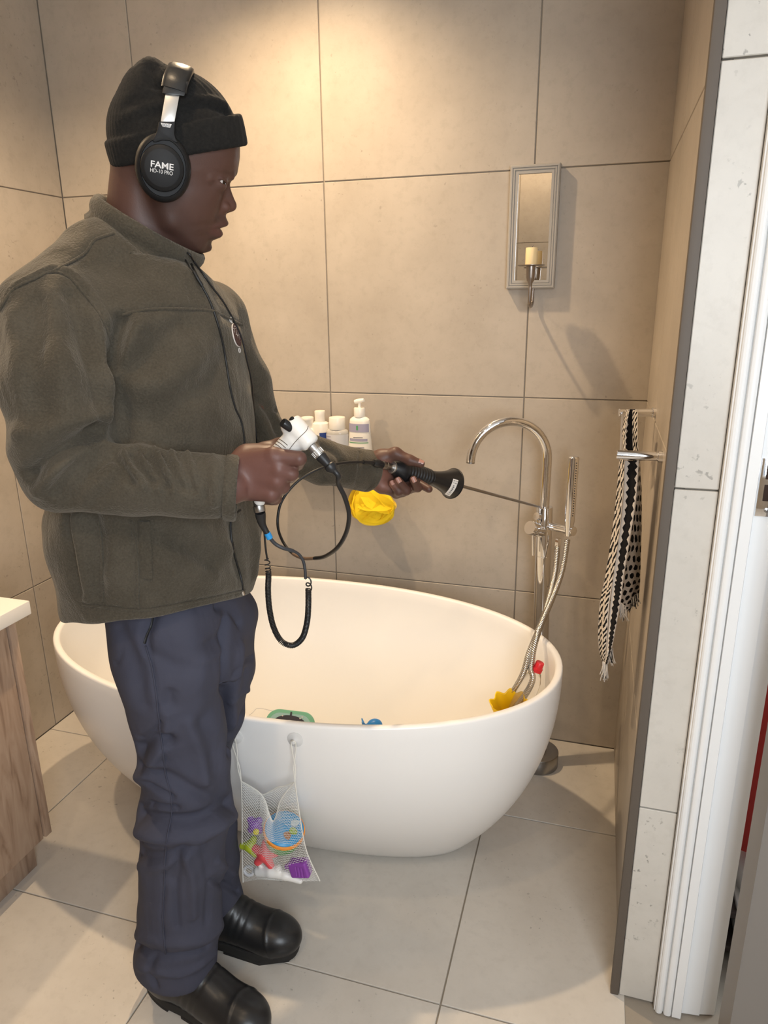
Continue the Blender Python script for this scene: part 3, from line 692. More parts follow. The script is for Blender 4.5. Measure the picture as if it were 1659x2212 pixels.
fringe(1337, 1298, 1352, 1310, 36, 18, -0.60, 3, .1); fringe(1358, 1296, 1381, 1280, 26, 16, -0.56, 2, .3)
# ================================================================== WALL SHELF, BOTTLES, BATH PUFF
zs = 0.9
shelf = empty('wall_shelf', (0.01, 0, zs), 'slotted steel shelf on the back wall, behind the sleeve and under the bottles', 'shelf')
box('tray', (-0.15, -0.105, zs-0.004), (0.14, -0.001, zs), M_BRUSHED, shelf, 0.001)
box('tray_lip', (-0.15, -0.107, zs), (0.14, -0.1035, zs+0.022), M_BRUSHED, shelf, 0.001)
box('tray_back', (-0.15, -0.003, zs), (0.14, -0.0005, zs+0.03), M_BRUSHED, shelf, 0.0008)
for xx in (-0.13, 0.135): box('tray_bracket', (xx-0.006, -0.09, zs-0.03), (xx+0.006, -0.0005, zs-0.004), M_BRUSHED, shelf, 0.001)
M_BOTW = mat('white_bottle_plastic', (0.84, 0.80, 0.72), 0.3); M_CLEAR = mat('clear_plastic', (0.95, 0.95, 0.95), 0.05, trans=1.0, ior=1.25)
M_INKG = mat('green_print', (0.10, 0.33, 0.14), 0.5); M_INKP = mat('grey_violet_print', (0.36, 0.34, 0.44), 0.5); M_INK = mat('dark_print', (0.06, 0.06, 0.10), 0.5); M_INKB = mat('navy_print', (0.02, 0.05, 0.22), 0.5)
M_LABEL = mat('pale_grey_label', (0.62, 0.62, 0.64), 0.4)
def patch(name, cx_, cy_, z, rx, ry, a0, a1, h, m, parent, n=10, lift=0.0004):
    """a printed patch wrapped on an elliptic bottle side between two angles"""
    V, Fc = [], []
    for dz in (0, h):
        for i in range(n+1):
            a = math.radians(a0+(a1-a0)*i/n); V.append((cx_+(rx+lift)*math.cos(a), cy_+(ry+lift)*math.sin(a), z+dz))
    for i in range(n): Fc.append((i, i+1, n+2+i, n+1+i))
    return mesh(name, V, Fc, m, parent)
# pump bottle (flat, flaring to the foot)
bx, by = 0.113, -0.055
pb = empty('pump_bottle', (bx, by, zs), 'white pump bottle with green lines on its label, tallest on the shelf', 'bottle')
lathe('bottle', [(0, 0), (0.031, 0), (0.033, 0.004), (0.030, 0.04), (0.0265, 0.085), (0.0255, 0.104), (0.0245, 0.109), (0.018, 0.114), (0.0135, 0.116), (0, 0.116)], (bx, by, zs), (0, 0, 1), M_BOTW, pb, 40, sx=1, sy=0.62, uax=(1, 0, 0))
lathe('pump_collar', [(0, 0.115), (0.0135, 0.115), (0.0138, 0.117), (0.0138, 0.135), (0.0128, 0.137), (0, 0.137)], (bx, by, zs), (0, 0, 1), M_BOTW, pb, 28)
lathe('pump_stem', [(0, 0.136), (0.0036, 0.136), (0.0036, 0.15), (0, 0.15)], (bx, by, zs), (0, 0, 1), M_BOTW, pb, 12)
tube('pump_head', [(bx-0.012, by, zs+0.150), (bx-0.006, by, zs+0.1515), (bx+0.004, by-0.001, zs+0.1535), (bx+0.0125, by-0.002, zs+0.1555)], [0.0045, 0.0055, 0.0055, 0.004], M_BOTW, pb, 12, flat=1.0)
for z, h, rx, m, a0, a1 in [(0.080, 0.020, 0.0272, M_INKP, 205, 335), (0.0665, 0.0015, 0.0281, M_INK, 245, 295), (0.0585, 0.006, 0.0288, M_INKP, 220, 320), (0.0535, 0.0020, 0.0292, M_INKG, 215, 325), (0.042, 0.0016, 0.0302, M_INK, 240, 300), (0.033, 0.006, 0.0308, M_INKP, 220, 320), (0.028, 0.0020, 0.0312, M_INKG, 212, 328)]:
    patch('print', bx, by, zs+z, rx, rx*0.625, a0, a1, h, m, pb)
patch('print', bx, by, zs+0.085, 0.0275, 0.0275*0.63, 262, 272, 0.011, M_INKG, pb)
# micellar bottle with flip cap
bx2, by2 = 0.048, -0.055
fb = empty('flip_cap_bottle', (bx2, by2, zs), 'clear bottle with grey label and wide white flip cap, next to the pump bottle', 'bottle')
lathe('bottle', [(0, 0), (0.026, 0), (0.028, 0.003), (0.028, 0.074), (0.0262, 0.080), (0.021, 0.0835), (0, 0.0835)], (bx2, by2, zs), (0, 0, 1), mat('cloudy_bottle', (0.72, 0.70, 0.66), 0.15, trans=0.35, ior=1.3), fb, 36, sy=0.75, uax=(1, 0, 0))
patch('label', bx2, by2, zs+0.012, 0.0282, 0.0282*0.755, 185, 355, 0.060, M_LABEL, fb, 24)
for z, a0, a1 in [(0.066, 200, 250), (0.060, 200, 252), (0.055, 200, 246), (0.047, 200, 240), (0.040, 200, 250), (0.034, 200, 244), (0.028, 200, 250)]: patch('print', bx2, by2, zs+z, 0.0286, 0.0286*0.757, a0, a1, 0.0016, M_INKP, fb)
lathe('flip_cap', [(0, 0.083), (0.0195, 0.083), (0.0200, 0.085), (0.0200, 0.1105), (0.0192, 0.112), (0.013, 0.112), (0.010, 0.1135), (0.004, 0.1140), (0, 0.1135)], (bx2, by2, zs), (0, 0, 1), M_BOTW, fb, 32)
# tall bottle behind, small bottle at left
bx3, by3 = 0.008, -0.045
tb = empty('round_bottle', (bx3, by3, zs), 'white round bottle with a tall narrow cap, behind the others', 'bottle')
lathe('bottle', [(0, 0), (0.022, 0), (0.0235, 0.003), (0.0235, 0.085), (0.0215, 0.0945), (0.014, 0.0985), (0, 0.0985)], (bx3, by3, zs), (0, 0, 1), M_BOTW, tb, 32)
lathe('cap', [(0, 0.098), (0.0128, 0.098), (0.0128, 0.1155), (0.0132, 0.123), (0.0126, 0.1245), (0, 0.1245)], (bx3, by3, zs), (0, 0, 1), M_BOTW, tb, 28)
patch('print', bx3, by3, zs+0.052, 0.0237, 0.0237, 285, 330, 0.022, M_INKB, tb)
bx4, by4 = -0.031, -0.06
sb = empty('small_bottle', (bx4, by4, zs), 'small white-capped bottle with a navy label, leftmost on the shelf', 'bottle')
lathe('bottle', [(0, 0), (0.021, 0), (0.0225, 0.003), (0.0225, 0.075), (0.020, 0.082), (0.015, 0.085), (0, 0.085)], (bx4, by4, zs), (0, 0, 1), M_BOTW, sb, 32)
lathe('cap', [(0, 0.084), (0.0148, 0.084), (0.0148, 0.102), (0.0155, 0.103), (0.0158, 0.108), (0.0148, 0.110), (0.010, 0.1085), (0, 0.1085)], (bx4, by4, zs), (0, 0, 1), M_BOTW, sb, 28)
patch('print', bx4, by4, zs+0.055, 0.0227, 0.0227, 250, 345, 0.017, M_INKB, sb)
soap = empty('small_box', (0.02, -0.085, zs), 'small white box lying in front of the round bottle', 'box')
box('carton', (0.000, -0.102, zs), (0.035, -0.082, zs+0.044), M_WHITE, soap, 0.003); box('print', (0.004, -0.1025, zs+0.030), (0.031, -0.1019, zs+0.034), M_INKP, soap)
tbk = empty('toothbrush', (0.083, -0.085, zs), 'toothbrush with teal bristles beside the pump bottle', 'toothbrush')
tube('handle', [(0.092, -0.092, zs), (0.089, -0.092, zs+0.03), (0.0855, -0.092, zs+0.058)], 0.0030, M_WHITE, tbk, 10)
for k, (z, m) in enumerate([(0.040, mat('teal_bristle', (0.05, 0.40, 0.42), .6)), (0.046, M_WHITE), (0.052, mat('teal_bristle_light', (0.15, 0.55, 0.52), .6))]): box('bristle_tuft', (0.076, -0.0945, zs+z), (0.0845, -0.0895, zs+z+0.0058), m, tbk, 0.001)
def rescale(root, k, dx=0.0):
    """one size larger, standing on the shelf as before"""
    bx_, by_ = root.location.x, root.location.y
    for ch in [o for o in bpy.data.objects if o.parent is root]:
        for v in ch.data.vertices: v.co = Vector((bx_+dx+(v.co.x-bx_)*k, by_+(v.co.y-by_)*k, zs+(v.co.z-zs)*k))
for o_, d_ in ((pb, 0.0), (fb, -0.008), (tb, -0.028), (sb, -0.025)): rescale(o_, 1.26, d_)
# yellow bath puff
puff = empty('bath_puff', (0.165, -0.06, 0.80), 'bright yellow mesh bath puff hanging under the shelf', 'bath puff')
M_PUFF = mat('yellow_netting', (1.0, 0.72, 0.03), 0.8, spec=0.1, alpha=0.72)
_b = M_PUFF.node_tree.nodes['Principled BSDF']; _b.inputs['Subsurface Weight'].default_value = 0.0; _b.inputs['Subsurface Radius'].default_value = (0.02, 0.012, 0.002); _b.inputs['Subsurface Scale'].default_value = 0.5
pc = at(803, 1092, -0.068); prn = np.random.default_rng(5)
V, Fc = [], []
for k in range(34):
    n = prn.normal(size=3); n /= np.linalg.norm(n); t1 = np.cross(n, prn.normal(size=3)); t1 /= np.linalg.norm(t1); t2 = np.cross(n, t1)
    R0 = prn.uniform(0.034, 0.056); ph, fq = prn.uniform(0, 6.28), prn.integers(2, 5)
    base = len(V); nu, nv = 40, 8
    for j in range(nv+1):
        r = R0*j/nv
        for i in range(nu):
            a = 2*math.pi*i/nu; hgt = 0.046-0.9*R0*(j/nv)**2*(0.40+0.25*math.sin(2*a+ph))*0.7+0.0028*math.sin(fq*a+ph*2)*(j/nv)**2*1.8+0.0012*math.sin(7*a+k)*(j/nv)**3
            q = n*hgt+t1*(r*math.cos(a))+t2*(r*math.sin(a)); V.append((pc.x+q[0]*1.2, pc.y+q[1]*0.82, pc.z+q[2]*1.02))
    for j in range(nv):
        for i in range(nu): Fc.append((base+j*nu+i, base+j*nu+(i+1) % nu, base+(j+1)*nu+(i+1) % nu, base+(j+1)*nu+i))
tag(mesh('netting', V, Fc, M_PUFF, puff), kind='stuff')
tube('cord', spline([pc+Vector((-0.01, 0, 0.02)), pc+Vector((-0.03, 0.01, 0.06)), Vector((0.13, -0.10, zs-0.002))], 6), 0.001, M_WHITE, puff, 6)
# ================================================================== THINGS IN THE BATH
cupo = atz(1098, 1508, 0.215); cupo = Vector((cupo.x, cupo.y, 0.0))
def bath_floor(): return 0.0875
cup = empty('scoop_cup', (0.50, -0.50, 0.09), 'yellow cup with a scalloped rim leaning inside the bath end', 'cup')
cc = at(1098, 1515, -0.52)     # rim centre
cax = Vector((-0.18, -0.10, 1)).normalized(); _, cu_, cw_ = frame_of(cax)
V, Fc = [], []; ns = 72
def cup_ring(r, h, wav, hv):
    for k in range(ns):
        a = 2*math.pi*k/ns; w = 1+wav*math.cos(8*a); V.append(cc+cax*(h+hv*math.cos(8*a))+cu_*(r*w*math.cos(a))+cw_*(r*w*math.sin(a)))
R_ = 0.045
for r, h, wv, hv in [(0.2, -0.09, 0, 0), (0.66, -0.09, 0, 0), (0.70, -0.085, 0.01, 0), (0.86, -0.04, 0.03, 0), (0.98, -0.006, 0.065, 0.003), (1.0, 0, 0.07, 0.004), (0.97, 0.002, 0.07, 0.004), (0.92, -0.002, 0.07, 0.004), (0.80, -0.04, 0.03, 0), (0.64, -0.082, 0.01, 0), (0.2, -0.083, 0, 0)]: cup_ring(R_*r, h, wv, hv)
for j in range(10):
    for k in range(ns): Fc.append((j*ns+k, j*ns+(k+1) % ns, (j+1)*ns+(k+1) % ns, (j+1)*ns+k))
Fc += [tuple(range(ns-1, -1, -1)), tuple(10*ns+k for k in range(ns))]
mesh('cup_body', V, Fc, M_YELLOW, cup)
bo = at(1162, 1442, -0.47); bo.z -= 0.0
bbase = Vector((0.578, -0.500, 0.145)); bax = (bo-bbase); bl_ = bax.length; bax.normalize()
bt = empty('plastic_bottle', tuple(bbase), 'clear plastic bottle with a red cap leaning inside the bath end', 'bottle')
M_PET = mat('clear_bottle', (0.93, 0.92, 0.90), 0.04, trans=0.85, ior=1.2)
lathe('bottle', [(0, 0), (0.022, 0), (0.0245, 0.005), (0.0245, bl_-0.055), (0.0225, bl_-0.036), (0.015, bl_-0.016), (0.0098, bl_-0.010), (0.0095, bl_-0.002), (0, bl_-0.002)], bbase, bax, M_PET, bt, 32)
lathe('cap', [(0, bl_-0.010), (0.0130, bl_-0.010), (0.0132, bl_-0.001), (0.0112, bl_), (0.0106, bl_+0.014), (0.0096, bl_+0.0155), (0, bl_+0.0155)], bbase, bax, M_RED, bt, 28)
wo = at(804, 1562, -0.41)
wh = empty('whale_toy', (wo.x, wo.y, 0.09), 'small blue whale bath toy with raised tail, in the bath', 'toy')
W = Solid()
ex, ez = Vector((0.9, 0.35, 0)).normalized(), Vector((0, 0, 1)); wp = lambda a, b, c=0.0: np.array(wo+(ex*a+ez*b+ex.cross(ez)*c)*1.16)
W.ell(wp(0.006, -0.006), (0.022, 0.0165, 0.0185), rotm(ex, ez), 0.004); W.cap(wp(-0.008, -0.012), wp(-0.020, -0.006), 0.010, 0.005, 0.006); W.cap(wp(-0.020, -0.006), wp(-0.023, 0.004), 0.005, 0.0032, 0.004)
W.cap(wp(-0.0225, 0.004, -0.001), wp(-0.0245, 0.008, -0.009), 0.003, 0.0018, 0.002); W.cap(wp(-0.0225, 0.004, 0.001), wp(-0.0245, 0.008, 0.009), 0.003, 0.0018, 0.002); W.cap(wp(0.01, -0.014, 0.012), wp(0.002, -0.02, 0.021), 0.004, 0.002, 0.003); W.cap(wp(0.01, -0.014, -0.012), wp(0.002, -0.02, -0.021), 0.004, 0.002, 0.003)
solid_obj('whale_body', W, 0.0012, M_BLUE, wh, B=6)
for s in (-1, 1): lathe('eye', [(0, 0), (0.0018, 0), (0.0012, 0.0008), (0, 0.001)], wp(0.017, -0.004, s*0.0105), tuple(ex*0.5+ex.cross(ez)*s), M_WHITE, wh, 10)
# green foam board with a penguin-like picture
bd0 = at(627, 1562, -0.60)
fbd = empty('foam_board', (bd0.x, bd0.y, 0.09), 'green rounded foam board with a dark penguin picture, leaning in the bath', 'toy')
bux = Vector((1, 0.12, -0.03)).normalized(); buy = Vector((0.0, 0.50, 0.86)).normalized(); bn = bux.cross(buy)
def rrect(w, h, r, n=8):
    out = []
    for cx_, cy_, a0 in ((w-r, h-r, 0), (-w+r, h-r, 90), (-w+r, -h+r, 180), (w-r, -h+r, 270)):
        for k in range(n+1):
            a = math.radians(a0+90*k/n); out.append((cx_+r*math.cos(a), cy_+r*math.sin(a)))
    return out
M_GREEN = mat('green_foam', (0.16, 0.42, 0.29), 0.6); M_AQUA = mat('aqua_print', (0.30, 0.50, 0.50), 0.6); M_NAVY = mat('charcoal_print', (0.04, 0.04, 0.055), 0.6); M_PALE = mat('pale_print', (0.62, 0.58, 0.55), 0.6)
bc = bd0+buy*(-0.083)
prism('board', rrect(0.066, 0.115, 0.034), bc-bn*0.006, bux, buy, 0.012, M_GREEN, fbd, 0.002)
ol = [(x*0.88, y*0.93) for x, y in rrect(0.066, 0.115, 0.034)]; prism('print', ol, bc+bn*0.0061, bux, buy, 0.0003, M_AQUA, fbd)
def arc(cx_, cy_, a, b, t0, t1, n=20): return [(cx_+a*math.cos(math.radians(t0+(t1-t0)*k/n)), cy_+b*math.sin(math.radians(t0+(t1-t0)*k/n))) for k in range(n+1)]
prism('print', arc(0, 0.083, 0.043, 0.020, 0, 180)+[(-0.05, 0.02), (0.05, 0.02)], bc+bn*0.0066, bux, buy, 0.0003, M_NAVY, fbd)
prism('print', arc(0, 0.075, 0.030, 0.016, 0, 180)+[(-0.034, 0.03), (0.034, 0.03)], bc+bn*0.0070, bux, buy, 0.0003, M_PALE, fbd)
prism('print', [(-0.003, 0.098), (0.003, 0.098), (0.0022, 0.112), (-0.0022, 0.112)], bc+bn*0.0067, bux, buy, 0.0003, M_NAVY, fbd)
for px_, py_ in ((-0.022, 0.100), (0.026, 0.098), (0.031, 0.102), (0.050, 0.080), (0.052, 0.086)): prism('print', arc(px_, py_, 0.0022, 0.0018, 0, 350, 12), bc+bn*0.0069, bux, buy, 0.0003, M_PALE, fbd)
tube('string', spline([bc+bux*-0.03+buy*0.105, at(560, 1530, -0.60), at(545, 1540, -0.62), at(520, 1560, -0.66)], 8), 0.0009, M_LABEL, fbd, 6)
# ================================================================== NET BAG OF BATH TOYS
YB = -0.957
bag = empty('toy_net_bag', (0.18, -0.94, 0.10), 'white mesh bag of bath toys hanging from two suction cups on the bath', 'bag')
M_CUP = mat('clear_rubber', (0.86, 0.855, 0.84), 0.25, trans=0.25, ior=1.15); M_CORD = mat('white_cord', (0.74, 0.72, 0.66), 0.8); M_NET = mat('white_net', (0.80, 0.79, 0.75), 0.7)
hooks = []
for px, py in ((638, 1597), (509, 1590)):
    p, n = on_tub(px, py); n = Vector((n.x*0.6, n.y, n.z*0.4)).normalized()
    c_ = lathe('suction_cup', [(0, 0.0005), (0.0165, 0.0005), (0.0168, 0.002), (0.013, 0.0035), (0.006, 0.0048), (0.0032, 0.007), (0.0030, 0.011), (0.0040, 0.012), (0.0038, 0.0135), (0, 0.014)], p, n, M_CUP, bag, 30)
    hooks.append(p+n*0.0095)
def strap(h, px, py):
    e = at(px, py, YB+0.004)
    for s in (-1, 1):
        d = Vector((0.004*s, 0, 0))
        tube('strap', spline([h+Vector((0, -0.004, 0.005)), h+Vector((s*0.005, -0.002, 0.0)), h.lerp(e, 0.3)+d*0.8, h.lerp(e, 0.65)-d*0.5, e], 6), 0.0012, M_CORD, bag, 6)
strap(hooks[0], 637, 1688); strap(hooks[1], 521, 1688)
TOPF = [(521, 1688), (543, 1700), (562, 1714), (574, 1733), (581, 1757), (590, 1774), (598, 1757), (604, 1733), (617, 1712), (637, 1689)]
TOPB = [(521, 1688), (545, 1703), (566, 1716), (575, 1714), (590, 1706), (600, 1701), (612, 1699), (625, 1694), (637, 1689)]
LE = [(521, 1688), (523, 1760), (523, 1840), (525, 1906)]; RE = [(637, 1689), (648, 1765), (662, 1838), (691, 1903)]; BO = [(525, 1906), (560, 1900), (600, 1902), (650, 1904), (691, 1903)]
def s2(P, t):
    Q = spline([(x, y, 0) for x, y in P], 10); f = t*(len(Q)-1); i = min(int(f), len(Q)-2); return Q[i].lerp(Q[i+1], f-i)
def net_panel(top, ybulge, nu=44, nv=74):
    T = [s2(top, i/nu) for i in range(nu+1)]; Bt = [s2(BO, i/nu) for i in range(nu+1)]; Lf = [s2(LE, j/nv) for j in range(nv+1)]; Rt = [s2(RE, j/nv) for j in range(nv+1)]
    G_ = {}
    for i in range(nu+1):
        for j in range(nv+1):
            s, t = i/nu, j/nv
            p = T[i]*(1-t)+Bt[i]*t+Lf[j]*(1-s)+Rt[j]*s-(Vector((*TOPF[0], 0))*(1-s)*(1-t)+Vector((*TOPF[-1], 0))*s*(1-t)+Vector((*BO[0], 0))*(1-s)*t+Vector((*BO[-1], 0))*s*t)
            G_[i, j] = at(p.x, p.y, YB+0.004+ybulge*math.sin(math.pi*s)*math.sin(math.pi*min(1, t*1.1+0.05))**0.7)
    V, Fc = [], []
    for j in range(0, nv):
        for i in range(nu+1):
            if (i+j) % 2: continue
            for di in (-1, 1):
                if 0 <= i+di <= nu:
                    a, b = G_[i, j], G_[i+di, j+1]; d = (b-a); w = d.cross(Vector((0, 1, 0))).normalized()*0.00023; y = Vector((0, -0.0004, 0)); k = len(V)
                    V.extend([a+w, a-w, a+y, b+w, b-w, b+y]); Fc.extend([(k, k+1, k+4, k+3), (k+1, k+2, k+5, k+4), (k+2, k, k+3, k+5)])
    o = mesh('netting', V, Fc, M_NET, bag, False); return tag(o, kind='stuff')
net_panel(TOPF, -0.022); net_panel(TOPB, 0.022)
for P, yb in ((TOPF, -0.022), (TOPB, 0.022), (LE, 0), (RE, 0)):
    n = 40; pts = []
    for i in range(n+1):
        q = s2(P, i/n); s = i/n; pts.append(at(q.x, q.y, YB+0.004+(yb*math.sin(math.pi*s)*0.16**0.7 if yb else 0)))
    tube('binding', pts, 0.0013, M_CORD, bag, 6)
YT = YB+0.004
def toy(name, label, px, py, Y, cat='toy'):
    c = at(px, py, Y); return c, empty(name, tuple(c), label, cat)
c, t = toy('sieve_cup', 'blue sieve cup with orange rim and green underside in the mesh bag', 614, 1792, YT+0.018, 'toy cup')
ca = Vector((0.28, -0.20, 0.93)).normalized()
K_ = 1.28
def kp_(P): return [(r*K_, h*K_) for r, h in P]
lathe('lid', kp_([(0, 0.0), (0.0325, 0.0), (0.0325, 0.004), (0.027, 0.008), (0.015, 0.0105), (0, 0.011)]), c, ca, mat('azure_plastic', (0.03, 0.28, 0.56), 0.35), t, 40)
lathe('rim', kp_([(0, -0.006), (0.0335, -0.006), (0.0355, -0.003), (0.0350, 0.001), (0.0325, 0.002), (0, 0.002)]), c, ca, mat('orange_plastic', (0.85, 0.30, 0.04), 0.35), t, 40)
lathe('bowl', kp_([(0, -0.038), (0.022, -0.037), (0.030, -0.026), (0.0325, -0.006), (0, -0.006)]), c, ca, mat('leaf_green_plastic', (0.10, 0.40, 0.08), 0.35), t, 40)
_, cu2, cw2 = frame_of(ca)
for k, (ang, m) in enumerate([(200, (0.45, 0.45, 0.05)), (245, (0.45, 0.22, 0.06)), (290, (0.38, 0.16, 0.06)), (20, (0.5, 0.6, 0.65)), (160, (0.3, 0.42, 0.06)), (330, (0.3, 0.42, 0.06))]):
    xr_ = RGT; yu_ = ca.cross(xr_).normalized(); a = math.radians(ang); d = xr_*math.cos(a)+yu_*math.sin(a); e = ca.cross(d)
    ov = [(0.023+0.0095*math.cos(q), 0.0062*math.sin(q)*(1.2-0.4*math.cos(q))) for q in [2*math.pi*i/16 for i in range(16)]]
    prism('cutout', ov, c+ca*0.0108, d, e, 0.0022, mat('cutout_%d' % k, m, 0.5), t)
def star(name, label, px, py, Y, col, R, n=5, rot=0.0, fat=0.34):
    c, t = toy(name, label, px, py, Y); s = Solid(); X = Vector((1, 0, 0)); Z = Vector((0, 0.25, 1)).normalized()
    s.ell(c, (R*0.45, R*0.32, R*0.45), None, 0.004)
    for k in range(n):
        a = rot+2*math.pi*k/n; e = c+X*(R*math.cos(a))+Z*(R*math.sin(a)); s.cap(c, e, R*fat, R*fat*0.62, 0.004)
    solid_obj('body', s, 0.0014, mat(name+'_colour', col, 0.4), t, B=6); return t, c
star('octopus_toy', 'purple soft toy at the top left inside the mesh bag', 551, 1782, YT+0.006, (0.22, 0.06, 0.38), 0.0145, 4, 0.9, fat=0.85)
t, c = star('turtle_toy', 'lime green soft toy at the left inside the mesh bag', 541, 1828, YT+0.004, (0.42, 0.50, 0.03), 0.019, 3, 1.2, fat=0.62)
lathe('button', [(0, -0.004), (0.006, -0.004), (0.007, 0), (0.005, 0.003), (0, 0.004)], at(553, 1797, YT-0.008), (0, -1, 0.3), mat('lemon_plastic', (0.75, 0.62, 0.05), 0.4), t, 20)
star('starfish_toy', 'coral red starfish toy in the middle of the mesh bag', 572, 1845, YT-0.001, (0.80, 0.09, 0.10), 0.026, 5, 0.3, fat=0.5)
c, t = toy('purple_block', 'purple square toy at the lower right inside the mesh bag', 648, 1874, YT+0.002)
s = Solid(); s.box(c, (0.022, 0.012, 0.019), rotm((1, 0, 0.25), (0, 0, 1)), 0.005); s.cap(c+Vector((-0.02, 0, 0.0)), c+Vector((-0.03, 0, -0.004)), 0.008, 0.006, 0.004)
for k in range(3): s.cap(c+Vector((0.004+0.007*k-0.008, -0.0115, 0.010)), c+Vector((0.004+0.007*k-0.006, -0.0115, -0.012)), 0.0012, k=0.001, sub=True)
solid_obj('block', s, 0.0013, mat('violet_plastic', (0.25, 0.06, 0.36), 0.4), t, B=6)
c, t = toy('white_boat', 'flat white toy lying across the bottom of the mesh bag', 598, 1889, YT-0.004)
s = Solid()
for a, b, ra, rb in (((-0.042, -0.002), (-0.012, 0.006), 0.012, 0.014), ((-0.012, 0.006), (0.020, 0.003), 0.014, 0.010), ((0.02, 0.003), (0.054, -0.003), 0.010, 0.006), ((-0.012, 0.010), (0.004, 0.018), 0.008, 0.008), ((-0.03, 0.004), (-0.038, 0.014), 0.007, 0.006)): s.cap(c+Vector((a[0], 0, a[1])), c+Vector((b[0], 0, b[1])), ra, rb, 0.004)
solid_obj('boat_hull', s, 0.0014, M_WHITE, t, B=6)
c, t = toy('grey_ring', 'grey ring toy at the bottom left corner of the mesh bag', 538, 1881, YT+0.004)
tube('ring', [c+Vector((0.011*math.cos(a), 0.004*math.sin(a), 0.008*math.sin(a))) for a in [2*math.pi*k/24 for k in range(24)]], 0.0035, M_LABEL, t, 10, closed=True)
# ================================================================== THE MAN
man = empty('person', (0.11, -1.07, 0), 'man in dark beanie, olive fleece and navy trousers holding a listening device beside the bath', 'person')
A_ = lambda px, py, Y: np.array(at(px, py, Y))
# head frame: a forward in profile, b up, l towards his right ear
HS = 3.77
H0 = A_(370, 350, -1.05); vv = H0-np.array(CAM); D0 = np.linalg.norm(vv); vv /= D0
ha = np.array(RGT)-vv*(np.array(RGT)@vv); ha /= np.linalg.norm(ha); hl = -vv; hb = np.cross(hl, ha)
HM = np.stack([ha, hb, hl], 1)
_d = np.array(ray(370, 350)); U = 1/(HS*F_PX/(D0*(1/np.linalg.norm(_d)))/1.0)/1.0     # metres per unit of the head drawing
def HP(X, Y, l=0.0):
    d = np.array(ray(180+X/HS, 100+Y/HS)); t = ((H0-np.array(CAM))@vv)/(d@vv); return np.array(CAM)+d*t+hl*(l*U)
def hrot(deg):
    c, s = math.cos(math.radians(deg)), math.sin(math.radians(deg)); return HM @ np.array([[c, -s, 0], [s, c, 0], [0, 0, 1]])
body = Solid()
def E(X, Y, l, rx, ry, rl, k, rot=0, sub=False): body.ell(HP(X, Y, l), (rx*U, ry*U, rl*U), hrot(rot), k*U, sub)
def K(p, q, ra, rb, k, sub=False, sq=None): body.cap(HP(*p), HP(*q), ra*U, rb*U, k*U, sub, sq)
def to_head(X):
    """world points -> drawing coordinates (X right, Y down, l towards the camera)"""
    l = (X-H0)@hl; P0 = X-l[..., None]*hl-np.array(CAM); z = P0@np.array(FWD)
    px = W_PX/2+F_PX*(P0@np.array(RGT))/z; py = H_PX/2-F_PX*(P0@np.array(UPV))/z
    return (px-180)*HS, (py-100)*HS, l/U
def _cub(x, y):
    x, y = np.array(x, float), np.array(y, float); xx = np.linspace(x[0], x[-1], 300); m = np.gradient(y, x); i = np.clip(np.searchsorted(x, xx)-1, 0, len(x)-2); h = x[i+1]-x[i]; t = (xx-x[i])/h
    return xx, (2*t**3-3*t**2+1)*y[i]+(t**3-2*t**2+t)*h*m[i]+(-2*t**3+3*t**2)*y[i+1]+(t**3-t**2)*h*m[i+1]
FY = [640, 800, 905, 960, 1010, 1060, 1120, 1200, 1300, 1360, 1420, 1480, 1550, 1610, 1660, 1700]
F_front = _cub(FY, [1235, 1270, 1274, 1264, 1240, 1206, 1160, 1140, 1122, 1108, 1090, 1066, 1030, 992, 945, 860])
F_W = _cub(FY, [380, 382, 376, 368, 362, 352, 346, 342, 326, 310, 290, 266, 232, 196, 160, 110])
F_prof = _cub([900, 960, 1010, 1045, 1080, 1115, 1150, 1200, 1250, 1285, 1315, 1342, 1360, 1385, 1415, 1440, 1462, 1480, 1500, 1530, 1555, 1580, 1610, 1645, 1672, 1700],
              [1274, 1266, 1258, 1250, 1222, 1198, 1198, 1212, 1232, 1247, 1246, 1222, 1172, 1162, 1172, 1182, 1170, 1126, 1128, 1137, 1118, 1056, 1043, 1046, 1020, 880])
F_wid = _cub([900, 1000, 1045, 1080, 1120, 1200, 1260, 1300, 1340, 1362, 1390, 1440, 1480, 1530, 1570, 1610, 1660, 1700], [200, 190, 150, 70, 46, 48, 58, 66, 66, 80, 105, 118, 125, 112, 105, 96, 100, 90])
def face_fn(P):
    X, Y, l = to_head(P); al = np.abs(l)
    fr = np.interp(Y, *F_front); W = np.interp(Y, *F_W); pr = np.interp(Y, *F_prof); wd = np.interp(Y, *F_wid)
    ft = (pr-fr)*np.exp(-(al/wd)**2.6)
    lipdrop = np.interp(Y, [1395, 1440, 1480, 1530, 1570], [0, 10, 6, 10, 0])*np.clip(al/110, 0, 1.3)**2
    sock = 30*np.exp(-((Y-1098)/52)**2-((al-150)/88)**2)                       # eye hollow
    cheek = 16*np.exp(-((Y-1205)/70)**2-((al-205)/80)**2)                      # cheek bone
    nl = -6*np.exp(-((al-(112+0.42*(Y-1330)))/24)**2)*np.exp(-((Y-1375)/42)**2) # smile fold
    Xc = 760.0; xs_ = X-(ft-lipdrop-sock+cheek+nl)*np.clip((X-Xc)/150, 0, 1)
    a = np.where(xs_ > Xc, (xs_-Xc)/(fr-Xc), (xs_-Xc)/330.0); e = 2.25
    r = (np.abs(a)**e+(al/W)**e)**(1/e)
    d = (r-1)*np.minimum(W, 300)
    dy = np.maximum(640-Y, Y-1698)
    return np.maximum(d, dy)*U*0.8
E(748, 775, 0, 480, 465, 362, 20)                        # cranium
K((480, 1050, 0), (440, 1760, 0), 245, 290, 100)         # neck
K((600, 1150, 0), (570, 1760, 0), 235, 265, 60)
